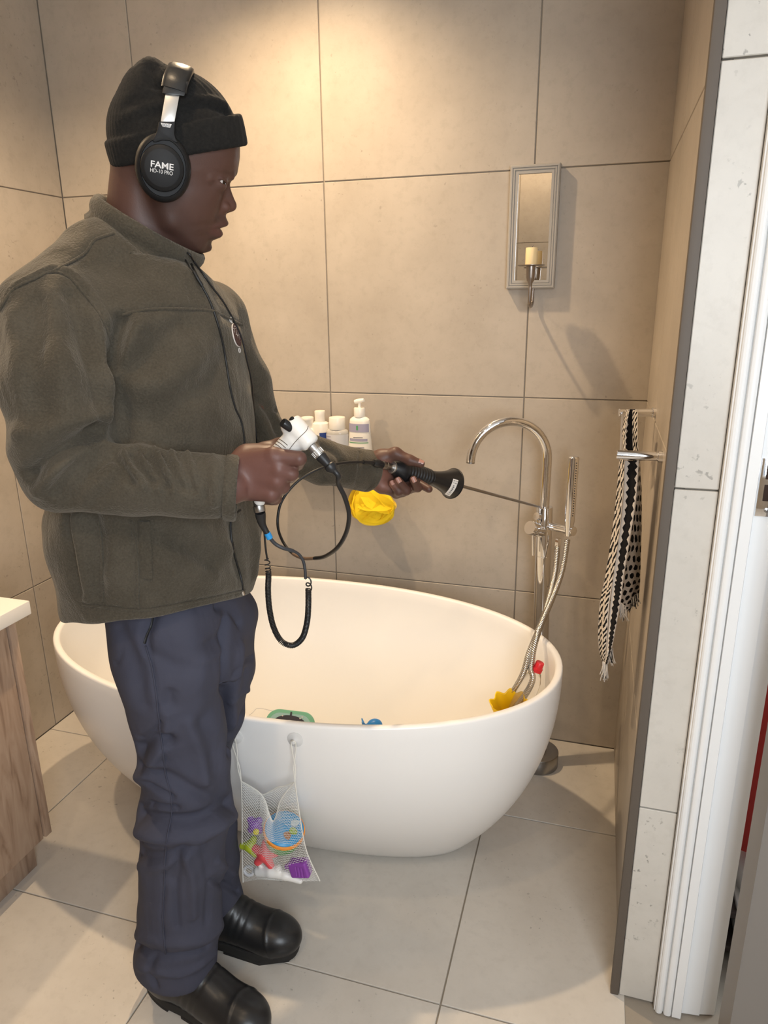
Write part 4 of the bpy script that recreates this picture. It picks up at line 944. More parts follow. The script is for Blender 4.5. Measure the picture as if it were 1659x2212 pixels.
body.P.append((face_fn, HP(900, 1170), 0.16, 40*U, False))
for s in (-1, 1):
    K((640, 1180, s*262), (715, 1400, s*232), 70, 66, 70)    # ramus
    K((715, 1400, s*232), (930, 1590, s*105), 64, 50, 60)    # jaw line
    E(1143, 1304, s*62, 50, 42, 32, 22, -14)                 # nose wings
    E(1182, 1350, s*32, 24, 13, 15, 8, -18, True)            # nostrils
K((1215, 1484, 0), (1100, 1484, 0), 6, 6, 8, True, (hl, 13)) # mouth slit
EYR = 72
def eye_dir(th, s): return ha*math.cos(th)+hl*(s*math.sin(th))
for s in (-1, 1):                                            # lids round the eyeball, with a slit
    ec = HP(1076, 1103, s*190); body.ell(ec, (84*U, 80*U, 84*U), hrot(0), 26*U)
    K((1020, 1062, s*268), (1190, 1058, s*122), 30, 32, 40)                    # brow bone
    sl_ = [(1.45, 17, 6), (1.15, 10, 13), (0.8, 0, 17), (0.45, -12, 13), (0.15, -20, 6)]
    pp = [ec+eye_dir(t, s)*(86*U)+hb*(h*U) for t, h, r in sl_]
    for i in range(4): body.cap(pp[i], pp[i+1], sl_[i][2]*U, sl_[i+1][2]*U, 4*U, True)
    qq = [ec+eye_dir(t, s)*(83*U)+hb*((h+r+7)*U) for t, h, r in sl_]
    for i in range(4): body.cap(qq[i], qq[i+1], 7*U, 7*U, 5*U)
for s in (-1, 1): E(640, 1000, s*392, 95, 150, 30, 20, -8)   # ears (under the cups)
# trunk and legs under the clothes
SR, EL, WR = A_(128, 700, -1.215), A_(118, 1010, -1.285), A_(500, 1050, -1.205)
SL, ELL, WL = A_(452, 690, -0.90), A_(566, 946, -0.82), A_(790, 1016, -0.625)
tc_ = A_(340, 760, -1.07)
body.stack([(0.80, 0.115, -1.075, 0.085, 0.125), (0.95, 0.10, -1.07, 0.085, 0.12), (1.12, 0.10, -1.07, 0.095, 0.13), (1.26, 0.095, -1.065, 0.10, 0.145), (1.36, 0.085, -1.06, 0.07, 0.12), (1.42, 0.09, -1.055, 0.045, 0.06)], 0.02)
body.cap(SR, (0.09, -1.06, 1.385), 0.045, 0.05, 0.03); body.cap(SL, (0.09, -1.06, 1.385), 0.045, 0.05, 0.03)
body.chain([SR, EL, WR], [0.046, 0.036, 0.0265], 0.012); body.chain([SL, ELL, WL], [0.046, 0.036, 0.0265], 0.012)
HR_, KR_, AR_ = A_(365, 1340, -1.14), A_(398, 1700, -1.13), A_(375, 2085, -1.125)
HL_, KL_, AL_ = A_(463, 1330, -1.01), A_(432, 1655, -0.99), A_(452, 1950, -0.968)
body.chain([HR_, KR_, AR_], [0.07, 0.05, 0.035], 0.01); body.chain([HL_, KL_, AL_], [0.07, 0.045, 0.035], 0.01)
# right hand, closed round the grip, back of the hand to the camera
RY = -1.185
def R3(X, Y, d=0.0): return A_(480+X/5.925, 880+Y/5.925, RY+d)
body.cap(R3(40, 905, .006), R3(260, 880, .004), 0.026, 0.027, 0.01)
mc = [((250, 730), (655, 625)), ((250, 810), (715, 775)), ((250, 900), (690, 935)), ((270, 1010), (625, 1105))]
for (a, b), r in zip(mc, (0.0128, 0.0135, 0.0135, 0.0125)): body.cap(R3(*a, .002), R3(*b, .0), 0.0205, r, 0.010)
body.cap(R3(330, 640, .018), R3(610, 590, .028), 0.018, 0.013, 0.012)
body.chain([R3(665, 628), R3(985, 656, .006), R3(960, 725, .030), R3(780, 760, .040)], [0.0125, 0.0106, 0.0096, 0.0085], 0.0015, 0.005)
body.chain([R3(735, 790), R3(885, 850, .008), R3(860, 885, .032), R3(690, 905, .042)], [0.0122, 0.0103, 0.0100, 0.0088], 0.002, 0.006)
body.chain([R3(700, 940), R3(776, 1018, .010), R3(750, 1045, .032), R3(600, 1060, .042)], [0.0120, 0.0100, 0.0098, 0.0086], 0.002, 0.006)
body.chain([R3(630, 1110), R3(676, 1165, .010), R3(640, 1175, .030), R3(520, 1180, .038)], [0.0112, 0.0095, 0.0088, 0.0078], 0.002, 0.006)
body.chain([R3(330, 640, .022), R3(560, 560, .046), R3(720, 500, .056), R3(820, 440, .056)], [0.017, 0.0135, 0.0118, 0.0095], 0.006, 0.012)
# left hand, palm to the camera, fingers curling up round the sensor
LY = -0.612
def L3(X, Y, d=0.0): return A_(760+X/6.38, 940+Y/6.38, LY+d)
uL = 1/(6.38*scale_at(L3(500, 500)))
def lc(pts, rr, k=0.004, k0=0.010): body.chain([L3(*p) for p in pts], [r*uL for r in rr], k, k0)
body.cap(L3(-20, 410, .004), L3(240, 420, .004), 0.0265, 0.026, 0.012)
body.ell(L3(340, 500, .006), (225*uL, 205*uL, 105*uL), HM, 0.014)
lc([(230, 370, 0), (420, 320, -.006), (600, 252, -.006)], [135, 120, 78], 0.01, 0.014)        # thumb base
lc([(600, 250, -.006), (800, 345, -.008), (948, 392, -.006)], [76, 68, 56], 0.006)              # thumb
lc([(250, 590, .002), (420, 700, .002), (500, 730, .004)], [120, 100, 85], 0.01, 0.014)        # heel of the hand
lc([(400, 470, .012), (640, 500, .036)], [120, 80], 0.008, 0.014)
lc([(620, 480, .036), (880, 640, .036), (1062, 744, .016)], [72, 64, 52])
lc([(560, 560, .030), (800, 735, .026), (905, 720, .002), (850, 615, -.016)], [72, 68, 64, 54])
lc([(520, 620, .022), (700, 780, .018), (750, 762, -.004), (640, 628, -.018)], [74, 70, 66, 56])
lc([(470, 690, .010), (610, 810, .008), (645, 775, -.010), (556, 665, -.018)], [70, 64, 60, 48])
BV, BF = body.nets(0.0022)
SKIN = np.array([0.088, 0.043, 0.032]); bc_ = np.tile(SKIN, (len(BV), 1))
def tint(mask, col):
    global bc_; m = np.clip(mask, 0, 1)[:, None]; bc_ = bc_*(1-m)+np.array(col)*m
def near(pts, r, soft): return np.clip((r-seg_dist(BV, pts))/soft+0.5, 0, 1)
tint(near([HP(640, 1350, 250), HP(760, 1480, 190), HP(950, 1620, 0), HP(760, 1480, -190)], 150*U, 120*U)*0.55, (0.045, 0.024, 0.019))   # stubble
tint(near([HP(1060, 1570, 60), HP(1000, 1640, 0), HP(1060, 1570, -60)], 60*U, 60*U)*0.5, (0.04, 0.022, 0.018))
tint(near([HP(1075, 1395, 130), HP(1130, 1385, 30), HP(1075, 1395, -130)], 26*U, 30*U)*0.5, (0.04, 0.022, 0.018))
for s in (-1, 1):
    tint(near([HP(1015, 1020, s*255), HP(1110, 1000, s*215), HP(1235, 1035, s*60)], 34*U, 30*U)*0.8, (0.016, 0.010, 0.008))                 # eyebrows
    tint(near([HP(1155, 1440, 0), HP(1130, 1455, s*70), HP(1060, 1478, s*128)], 34*U, 24*U)*0.6, (0.092, 0.040, 0.034))
    tint(near([HP(1120, 1520, 0), HP(1100, 1515, s*70), HP(1050, 1492, s*120)], 34*U, 24*U)*0.6, (0.108, 0.046, 0.038))
tint(near([HP(1180, 1295, 0), HP(1150, 1305, 60), HP(1150, 1305, -60)], 60*U, 60*U)*0.35, (0.15, 0.058, 0.035))
tint(near([L3(300, 560, -.02), L3(420, 560, -.02)], 0.035, 0.02)*0.8, (0.26, 0.115, 0.08))                                              # palm
tint(near([R3(350, 900, -.02), R3(560, 880, -.02)], 0.05, 0.05)*0.35, (0.20, 0.085, 0.07))
def skin_mat():
    m = mat('skin', tuple(SKIN), 0.46, spec=0.42, attr='Col', bump=(420, 0.10, 0.0012)); b = m.node_tree.nodes['Principled BSDF']
    b.inputs['Subsurface Weight'].default_value = 0.12; b.inputs['Subsurface Radius'].default_value = (0.012, 0.004, 0.002); b.inputs['Subsurface Scale'].default_value = 0.4; return m
raw_mesh('body', BV, BF, skin_mat(), man, bc_)
body_bvh = BVHTree.FromPolygons([Vector(v) for v in BV], [tuple(f) for f in BF])
M_EYE = mat('eye_white', (0.55, 0.50, 0.46), 0.12); M_IRIS = mat('dark_iris', (0.02, 0.010, 0.007), 0.08)
for s in (-1, 1):
    c = HP(1076, 1103, s*190); dr_ = eye_dir(0.62 if s > 0 else 0.2, s)-hb*0.14; dr_ = dr_/np.linalg.norm(dr_)
    pr = [(76*U*math.sin(math.pi*k/16), -76*U*math.cos(math.pi*k/16)) for k in range(17)]
    ey = lathe('eye', pr, c, tuple(dr_), M_EYE, man, 24, True, 180)
    pr = [(77.2*U*math.sin(t), 77.2*U*math.cos(t)) for t in np.linspace(0.40, 0.0, 7)]
    lathe('iris', pr, c, tuple(dr_), M_IRIS, ey, 20, True, 180)
nail_m = mat('fingernail', (0.36, 0.19, 0.15), 0.3)
def nail(p, nrm, d, w, l):
    p, nrm, d = np.array(p), np.array(nrm, float), np.array(d, float); nrm /= np.linalg.norm(nrm); d -= nrm*(d@nrm); d /= np.linalg.norm(d); sd_ = np.cross(nrm, d)
    V, Fc = [], []
    for j in range(7):
        for i in range(7):
            u, v = i/3-1, j/3-1; q = math.sqrt(max(0.0, 1-0.25*v*v*(v > 0))); V.append(p+sd_*(u*w*q)+d*(v*l)-nrm*(0.22*w*u*u*1.6)+nrm*0.0004)
    for j in range(6):
        for i in range(6): Fc.append((j*7+i, j*7+i+1, (j+1)*7+i+1, (j+1)*7+i))
    mesh('fingernail', V, Fc, nail_m, man)
def nail_on(px, py, dpx, dpy, w, l):
    h = body_bvh.ray_cast(CAM, ray(px, py).normalized()); h2 = body_bvh.ray_cast(CAM, ray(px+dpx, py+dpy).normalized())
    if h[0] is None or h2[0] is None: return
    d = ray(px+dpx, py+dpy).normalized()-ray(px, py).normalized(); nail(h[0], h[1], d, w, l)
nail_on(760+648/6.38, 940+618/6.38, -1.5, -2.5, 0.0052, 0.0062); nail_on(760+856/6.38, 940+612/6.38, -1.5, -3, 0.0050, 0.0062)
nail_on(760+560/6.38, 940+655/6.38, -1.5, -2.5, 0.0042, 0.005); nail_on(760+960/6.38, 940+362/6.38, 3, 1.2, 0.0048, 0.0058)
# ------------------------------------------------------------------ beanie
M_KNIT = mat('charcoal_knit', (0.011, 0.0108, 0.0105), 0.95, sheen=0.03, mottle=(220, 0.5, (0.028, 0.026, 0.023)), spec=0.15, bump=(900, 0.5, 0.0012))
bn_ = Solid()
def BE(X, Y, l, rx, ry, rl, k, rot=0, sub=False): bn_.ell(HP(X, Y, l), (rx*U, ry*U, rl*U), hrot(rot), k*U, sub)
BE(735, 730, 0, 510, 470, 420, 20, 10)
BE(570, 430, 0, 235, 250, 280, 60)
BE(560, 235, 0, 92, 118, 130, 60)
BE(960, 650, 0, 270, 215, 330, 60, -30)
up_ = hb
bn_.half(HP(750, 880), -(hb*1.0-ha*0.13), 10*U)
brim = Solid(); brot = 7
brim.ell(HP(765, 780, 0), (556*U, 900*U, 448*U), hrot(brot), 0)
brim.half(HP(757, 655), hb*1.0-ha*0.19, 26*U); brim.half(HP(757, 905), -(hb*1.0-ha*0.155), 26*U)
fn_b = brim
bn_.P.append((lambda X: fn_b.ev(X), HP(757, 780), 0.17, 14*U, False))
NV, NF = bn_.nets(0.0028)
_, NN = bn_.grad(NV)
q = (NV-H0)@HM
ang = np.arctan2(q[:, 2], q[:, 0]+0.02)
NV = NV+NN*(0.0004*np.sin(ang*52))[:, None]                         # knitted ribs
fold = [([HP(240, 700, 330), HP(420, 600, 400), HP(620, 560, 400)], 60, -0.004), ([HP(820, 520, 380), HP(1000, 500, 330), HP(1180, 560, 180)], 34, -0.0035), ([HP(560, 210, 160), HP(575, 330, 290), HP(690, 330, 300)], 36, -0.007),
        ([HP(780, 450, 380), HP(1000, 440, 300), HP(1130, 490, 150)], 34, 0.003), ([HP(330, 480, 300), HP(480, 430, 360), HP(650, 400, 360)], 50, -0.004), ([HP(300, 560, 330), HP(480, 510, 400), HP(640, 480, 400)], 45, 0.003)]
for pts, w, a in fold: NV = NV+NN*(1.6*a*np.exp(-(seg_dist(NV, pts)/(w*U))**2))[:, None]
raw_mesh('beanie', NV, NF, M_KNIT, man)
# ------------------------------------------------------------------ fleece jacket
def fleece_mat(name, c1, c2):
    m, n, b = nt_new(name); L = n.links; tc = n.nodes.new('ShaderNodeTexCoord')
    nz = n.nodes.new('ShaderNodeTexNoise'); nz.inputs['Scale'].default_value = 330; nz.inputs['Detail'].default_value = 4; L.new(tc.outputs['Object'], nz.inputs['Vector'])
    n2 = n.nodes.new('ShaderNodeTexNoise'); n2.inputs['Scale'].default_value = 14; n2.inputs['Detail'].default_value = 4; L.new(tc.outputs['Object'], n2.inputs['Vector'])
    ad = n.nodes.new('ShaderNodeMath'); ad.operation = 'ADD'; L.new(nz.outputs['Fac'], ad.inputs[0]); L.new(n2.outputs['Fac'], ad.inputs[1])
    mr = n.nodes.new('ShaderNodeMapRange'); mr.inputs[1].default_value = 0.75; mr.inputs[2].default_value = 1.25; L.new(ad.outputs[0], mr.inputs[0])
    mx = n.nodes.new('ShaderNodeMix'); mx.data_type = 'RGBA'; mx.inputs['A'].default_value = (*c1, 1); mx.inputs['B'].default_value = (*c2, 1); L.new(mr.outputs[0], mx.inputs['Factor'])
    L.new(mx.outputs['Result'], b.inputs['Base Color']); b.inputs['Roughness'].default_value = 0.95; b.inputs['Specular IOR Level'].default_value = 0.1
    b.inputs['Sheen Weight'].default_value = 0.35; b.inputs['Sheen Roughness'].default_value = 0.45; b.inputs['Sheen Tint'].default_value = (0.55, 0.50, 0.42, 1)
    bp = n.nodes.new('ShaderNodeBump'); bp.inputs['Strength'].default_value = 0.8; bp.inputs['Distance'].default_value = 0.0024; L.new(nz.outputs['Fac'], bp.inputs['Height']); L.new(bp.outputs['Normal'], b.inputs['Normal'])
    return m
M_FLEECE = fleece_mat('olive_fleece', (0.053, 0.0455, 0.0335), (0.080, 0.069, 0.052))
jk = Solid(); TY = -1.07
rearp, frontp = HP(108, 1232, 0), HP(965, 1722, 0)
cen = (rearp+frontp)/2; axx = (frontp-rearp)/2; lat = hl*0.086
nrm_c = np.cross(axx/np.linalg.norm(axx), -hl); nrm_c /= np.linalg.norm(nrm_c); nrm_c = nrm_c if nrm_c[2] > 0 else -nrm_c
rows = [(1312, 172, 548), (1270, 158, 560), (1230, 150, 566), (1160, 134, 569), (1100, 124, 562), (1000, 142, 557), (900, 152, 552), (800, 150, 535), (720, 150, 523), (650, 150, 497), (600, 168, 462), (560, 190, 430)]
nodes = []
for py, l_, r_ in rows:
    c = at((l_+r_)/2, py, TY); hw_ = (r_-l_)/2/scale_at(c); rx = hw_/1.135; nodes.append((c.z, c.x, TY, rx, rx*1.34))
nodes[-1] = (*nodes[-1][:3], nodes[-1][3]*0.9, nodes[-1][4]*0.72); nodes[-2] = (*nodes[-2][:4], nodes[-2][4]*0.88)
zb = nodes[0][0]; nodes = [(zb-0.012, *nodes[0][1:3], nodes[0][3]*0.985, nodes[0][4]*0.985)]+nodes
jk.stack(nodes, 0.02, 2.15)
jk.cap(cen-nrm_c*0.098, (0.085, -1.07, 1.36), 0.088, 0.09, 0.02)
jk.cap(A_(216, 566, -1.13), SR, 0.060, 0.069, 0.03)
jk.cap(SR, (0.075, -1.08, 1.385), 0.070, 0.055, 0.05); jk.cap(SL, (0.075, -1.06, 1.385), 0.064, 0.055, 0.05)
UM, FM = A_(128, 830, -1.265), A_(300, 1040, -1.255)
jk.cap(SR, UM, 0.0745, 0.0735, 0.022); jk.cap(UM, A_(124, 965, -1.29), 0.0735, 0.060, 0.014); jk.cap(A_(124, 965, -1.29), A_(135, 1020, -1.285), 0.060, 0.053, 0.014)
jk.cap(A_(135, 1020, -1.285), FM, 0.053, 0.048, 0.014); jk.cap(FM, A_(508, 1055, -1.20), 0.048, 0.0465, 0.012)
UL_ = (SL+ELL)/2+np.array([0.0, 0.01, 0])
jk.chain([SL, UL_, ELL+np.array([0, 0, 0])], [0.066, 0.055, 0.047], 0.014); jk.cap(ELL, A_(700, 1000, -0.715), 0.047, 0.0455, 0.012); jk.cap(A_(700, 1000, -0.715), A_(792, 1017, -0.622), 0.0455, 0.0455, 0.01)
# open cuffs, slanting hem
wd_ = A_(508, 1055, -1.20)-FM; wd_ /= np.linalg.norm(wd_); jk.box(A_(506, 1055, -1.20)+wd_*0.056, (0.055, 0.07, 0.07), rotm(wd_, (0, 0, 1)), 0.002, 0.003, True)
wl2 = A_(792, 1017, -0.622)-A_(700, 1000, -0.715); wl2 /= np.linalg.norm(wl2); jk.box(A_(791, 1017, -0.623)+wl2*0.056, (0.055, 0.07, 0.07), rotm(wl2, (0, 0, 1)), 0.002, 0.003, True)
h1, h2, h3 = A_(527, 1289, -1.07), A_(304, 1336, -1.245), A_(185, 1316, -1.07); hn = np.cross(h2-h1, h3-h1); hn = hn if hn[2] < 0 else -hn
jk.half(h1, hn, 0.006)
JV, JF = jk.nets(0.0042)
_, JN = jk.grad(JV)
jk_bvh0 = BVHTree.FromPolygons([Vector(v) for v in JV], [tuple(f) for f in JF])
def onj(pts, bvh=None, n=8):
    """surface points of the jacket along a line drawn in the photograph"""
    out = []
    for p in spline([(x, y, 0) for x, y in pts], n):
        h = (bvh or jk_bvh0).ray_cast(CAM, ray(p.x, p.y).normalized())
        if h[0] is not None: out.append((h[0], h[1]))
    return out
def groove(V, N, pts, w, a, bvh=None):
    P = [p for p, n in onj(pts, bvh)]
    if len(P) < 2: return V
    d = seg_dist(V, P); return V+N*(a*np.exp(-(d/w)**2))[:, None]
folds = [
 # right sleeve: crumple rings on the forearm, elbow creases, long upper-arm folds
 ([(250, 985), (262, 1010), (285, 1040)], .009, -.007), ([(285, 978), (300, 1005), (330, 1040)], .009, -.007), ([(322, 978), (338, 1005), (360, 1050)], .009, -.0065), ([(360, 980), (372, 1010), (390, 1055)], .009, -.006), ([(398, 985), (405, 1015), (415, 1060)], .008, -.005), ([(440, 990), (444, 1030), (446, 1080)], .008, -.003),
 ([(268, 978), (285, 1010), (310, 1050)], .008, .004), ([(304, 976), (322, 1010), (345, 1055)], .008, .004), ([(342, 978), (358, 1010), (378, 1060)], .008, .004),
 ([(210, 930), (150, 960), (90, 1000), (62, 1030)], .013, -.012), ([(215, 950), (160, 985), (110, 1020), (80, 1060)], .013, .006), ([(225, 900), (150, 915), (90, 935), (50, 940)], .018, .008), ([(200, 960), (150, 1010), (120, 1060)], .012, -.006), ([(240, 975), (190, 1020), (150, 1080)], .012, -.006), ([(270, 1000), (240, 1050), (200, 1090)], .012, -.004),
 ([(150, 640), (190, 760), (215, 860), (205, 930)], .016, -.007), ([(120, 640), (130, 760), (150, 880)], .02, .006), ([(200, 690), (225, 800), (228, 880)], .014, .006), ([(85, 660), (70, 780), (80, 900)], .02, -.005), ([(30, 680), (45, 800), (65, 900)], .02, .005),
 ([(300, 966), (318, 990), (332, 1020)], .006, -.006), ([(352, 972), (366, 995), (378, 1025)], .006, -.006), ([(385, 976), (396, 1000), (404, 1030)], .006, -.005), ([(418, 980), (426, 1005), (432, 1040)], .006, -.004), ([(334, 970), (348, 995), (362, 1030)], .006, .004), ([(372, 974), (384, 1000), (394, 1030)], .006, .004), ([(404, 978), (412, 1005), (420, 1040)], .006, .0035), ([(460, 985), (464, 1030), (462, 1090)], .007, .003),
 # chest
 ([(262, 690), (252, 740), (240, 790)], .012, -.012), ([(300, 700), (270, 760), (250, 800)], .016, .008), ([(245, 800), (262, 860), (270, 950)], .014, -.010), ([(250, 800), (320, 770), (400, 700)], .022, -.006), ([(250, 830), (330, 830), (420, 790)], .026, .006), ([(290, 900), (400, 860), (480, 780)], .026, -.004),
 ([(330, 1130), (390, 1165), (450, 1215)], .018, -.006), ([(360, 1120), (430, 1150), (500, 1190)], .02, .005), ([(300, 1130), (310, 1180), (316, 1250)], .012, -.004), ([(200, 1120), (215, 1180), (212, 1290)], .014, -.007), ([(165, 1120), (175, 1200), (190, 1290)], .014, .006), ([(148, 1120), (160, 1200), (178, 1280)], .012, -.006), ([(500, 1100), (505, 1170), (520, 1240)], .014, -.006), ([(540, 1100), (550, 1180), (548, 1240)], .014, .006), ([(225, 1240), (330, 1215), (460, 1245)], .02, .004),
 ([(380, 580), (440, 640), (470, 700)], .02, .004), ([(240, 520), (330, 580), (420, 600)], .03, .004),
 # far sleeve
 ([(640, 985), (680, 1000), (700, 1035)], .010, -.005), ([(700, 965), (730, 985), (745, 1030)], .012, -.005), ([(660, 960), (690, 980), (720, 1040)], .012, .005), ([(575, 880), (590, 905), (600, 930)], .010, -.006), ([(560, 900), (575, 930), (590, 960)], .012, .006), ([(548, 860), (575, 880), (600, 885)], .008, -.005),
]
for i_, (pts, w, a) in enumerate(folds): JV = groove(JV, JN, pts, w*(0.72 if i_ < 9 else 0.85), a*(1.9 if i_ < 9 else 1.6))
seams = [[(245, 505), (205, 520), (180, 550), (112, 588)], [(2, 668), (30, 625), (80, 600), (112, 588), (150, 600), (195, 650), (225, 700), (240, 745)], [(265, 680), (330, 668), (420, 668), (462, 672)], [(462, 672), (500, 690), (523, 702)], [(180, 1305), (300, 1318), (420, 1300), (525, 1275)], [(213, 1125), (220, 1200), (222, 1300)], [(296, 1290), (300, 1315)], [(283, 1125), (292, 1180), (297, 1245), (298, 1310)], [(490, 990), (486, 1050), (480, 1122)], [(779, 975), (775, 1015), (766, 1058)]]
for s_ in seams: JV = groove(JV, JN, s_, .0035, -.0035)
for s_ in seams[1:2]: JV = groove(JV, JN, [(x+6, y-9) for x, y in s_], .006, .004)
jfn = np.random.default_rng(2)
JV = JV+JN*((0.0012*np.sin(JV@np.array([61., 23., 48.]))+0.001*np.sin(JV@np.array([-37., 52., 71.])+1.0))[:, None])
jacket = raw_mesh('jacket', JV, JF, M_FLEECE, man)
jb = BVHTree.FromPolygons([Vector(v) for v in JV], [tuple(f) for f in JF])
# collar: a rolled stand collar round the neck
def collar_ring(k, n=64):
    a = 2*math.pi*k/n; return a
CZ = [(205, 425), (225, 470), (300, 520), (370, 548), (410, 556)]          # near-side upper edge, read from the picture
neckc = np.array([HP(520, 1350, 0)])[0]

V, Fc = [], []; n = 72
prof_c = [(0.90, -0.040), (1.03, -0.036), (1.06, -0.030), (1.02, -0.024), (1.015, -0.020), (1.055, -0.014), (1.07, -0.006), (1.055, 0.002), (1.01, 0.006), (0.95, 0.004), (0.91, -0.006), (0.89, -0.025), (0.88, -0.040)]
for r, h in prof_c:
    for k in range(n):
        a = 2*math.pi*k/n; w = 1+0.01*math.sin(3*a+h*60); p = cen+axx*(r*w*math.cos(a))+lat*(r*w*math.sin(a))*(1-0.28*max(0, math.cos(a))**2)+nrm_c*h; V.append(p)
m_ = len(prof_c)
for i in range(m_):
    i2 = (i+1) % m_
    for k in range(n): Fc.append((i*n+k, i*n+(k+1) % n, i2*n+(k+1) % n, i2*n+k))
col_ = mesh('collar', V, Fc, M_FLEECE, man)
cuffm = M_FLEECE
def cuff(c, d, r, ln, name='cuff', ex=1.0):
    d = Vector(d).normalized(); return lathe(name, [(r*0.80, -ln), (r, -ln+0.002), (r*1.02, -ln*0.5), (r*1.015, -0.003), (r*0.98, 0.0), (r*0.86, -0.001), (r*0.80, -ln*0.6)], c, d, cuffm, man, 40, True, 180)
cuff(A_(514, 1055, -1.1975), wd_, 0.0475, 0.020)
cuff(A_(798, 1018, -0.617), wl2, 0.0462, 0.018)
# raised seams, zip, pocket welt, emblem
def strip(name, pts, r, m, lift=0.0012, flat=1.0, parent=man, bvh=None, n=8):
    Q = [(p+nn*lift) for p, nn in onj(pts, bvh or jb, n)]
    return tube(name, Q, r, m, parent, 8, flat)
M_ZIP = mat('black_zip', (0.012, 0.012, 0.012), 0.5)
ZIPL = [(413, 572), (432, 612), (452, 650), (470, 700), (484, 760), (495, 830), (507, 880), (520, 910), (527, 950), (526, 985)]
zp = strip('zip', ZIPL, 0.0019, M_ZIP, 0.0008)
strip('zip', [(518, 1102), (500, 1120), (499, 1160), (507, 1200), (518, 1240), (527, 1283)], 0.0019, M_ZIP, 0.0008)
for s_ in seams[:8]: strip('seam', s_, 0.0022, M_FLEECE, 0.0006, 1.0)
pl_ = [at(400, 556, -1.135), at(405, 575, -1.14), at(417, 590, -1.14), at(425, 607, -1.14), at(436, 622, -1.14)]
Q = [p for p, nn in onj([(402, 566), (410, 580), (420, 592), (428, 606), (438, 622)], jb)]
tube('zip_pull', [q+Vector((0.004, -0.008, 0.003)) for q in Q], [0.0012]*(len(Q)//2)+[0.0026]*(len(Q)-len(Q)//2), M_ZIP, man, 8)
lathe('zip_stop', [(0, 0), (0.003, 0), (0.003, 0.008), (0, 0.009)], tuple(onj([(526, 1284), (526, 1285)], jb)[0][0]), (0, -0.3, 1), M_CHROME, man, 8)
wl_ = [p+n_*0.002 for p, n_ in onj([(308, 1125), (312, 1180), (313, 1246)], jb)]
tube('pocket_welt', wl_, [0.0105]*len(wl_), M_FLEECE, man, 10, 0.35, up=(RGT+Vector((0, 0, 0))))
M_EMB = mat('white_embroidery', (0.62, 0.58, 0.54), 0.8); M_EMBD = mat('dark_embroidery', (0.05, 0.02, 0.02), 0.8)
eh = onj([(511, 724), (512, 725)], jb)
if eh:
    ep, en = eh[0]; eu = Vector((0, 0, 1)); eu = (eu-en*eu.dot(en)).normalized(); er = eu.cross(en)
    def ering(r, rr, cx_=0, cy_=0, t0=0, t1=2*math.pi, nme='emblem_ring'):
        pts = []
        for k in range(25):
            t = t0+(t1-t0)*k/24; q = ep+er*(cx_+r*math.cos(t))+eu*(cy_+r*math.sin(t)); h = jb.find_nearest(q); pts.append(h[0]+h[1]*0.0006)
        tube(nme, pts, rr, M_EMB, emb, 6)
    emb = lathe('emblem', [(0, -0.0005), (0.0180, -0.0005), (0.0180, 0.0006), (0, 0.0008)], ep+en*0.0004, en, M_EMBD, man, 32)
    ering(0.0180, 0.0011); ering(0.0105, 0.0009); ering(0.0045, 0.0008, 0.004, 0.003); ering(0.0045, 0.0008, -0.004, -0.003)
    for k in range(14):
        t = 2*math.pi*k/14; a = ep+er*(0.0130*math.cos(t))+eu*(0.0130*math.sin(t)); b2 = ep+er*(0.0155*math.cos(t+0.05))+eu*(0.0155*math.sin(t+0.05)); ha_, hb_ = jb.find_nearest(a), jb.find_nearest(b2)
        tube('emblem_stitch', [ha_[0]+ha_[1]*0.001, hb_[0]+hb_[1]*0.001], 0.0008, M_EMB, emb, 5)
    ering(0.004, 0.0008, 0, 0.0245); ering(0.0036, 0.0008, 0, -0.0245)
# ------------------------------------------------------------------ work trousers
M_TROU = mat('navy_twill', (0.050, 0.052, 0.075), 0.8, mottle=(9, 0.5, (0.066, 0.067, 0.092)), sheen=0.0, spec=0.2, bump=(900, 0.25, 0.0008))
tr = Solid()
def LP(px, py, Y, wpx): p = A_(px, py, Y); return p, wpx/scale_at(p)
c0 = at(360, 1300, -1.075)
tr.stack([(0.74, 0.118, -1.075, 0.098, 0.125), (0.80, 0.115, -1.075, 0.110, 0.140), (0.86, 0.112, -1.075, 0.108, 0.145), (0.97, 0.11, -1.075, 0.100, 0.135)], 0.02)
def leg(ch, k):
    P = [LP(*c) for c in ch]
    for (a, ra), (b, rb) in zip(P[:-1], P[1:]): tr.cap(a, b, ra, rb, k)
leg([(360, 1350, -1.135, 122), (370, 1430, -1.14, 114), (382, 1540, -1.14, 98), (402, 1640, -1.135, 92), (402, 1740, -1.13, 97), (394, 1850, -1.13, 88), (390, 1960, -1.128, 87), (382, 2060, -1.125, 86), (386, 2088, -1.122, 78)], 0.012)
leg([(452, 1340, -1.01, 103), (452, 1440, -1.01, 93), (446, 1530, -1.005, 80), (432, 1610, -0.998, 66), (426, 1690, -0.99, 64), (440, 1790, -0.98, 70), (450, 1870, -0.972, 64), (464, 1955, -0.968, 60)], 0.012)
def hemcut(c, nrm): tr.P.append((lambda X, c=np.array(c, float), nn=np.array(nrm, float)/np.linalg.norm(nrm): np.maximum((X-c)@nn, np.linalg.norm(X-c, axis=-1)-0.13), np.array(c, float), 0.14, 0.004, True))
hemcut(A_(385, 2072, -1.125), (0.10, 0.0, 1.0)); hemcut(A_(468, 1958, -0.968), (0.10, 0.0, 1.0))
TV, TF = tr.nets(0.0042); _, TN = tr.grad(TV)
tb0 = BVHTree.FromPolygons([Vector(v) for v in TV], [tuple(f) for f in TF])
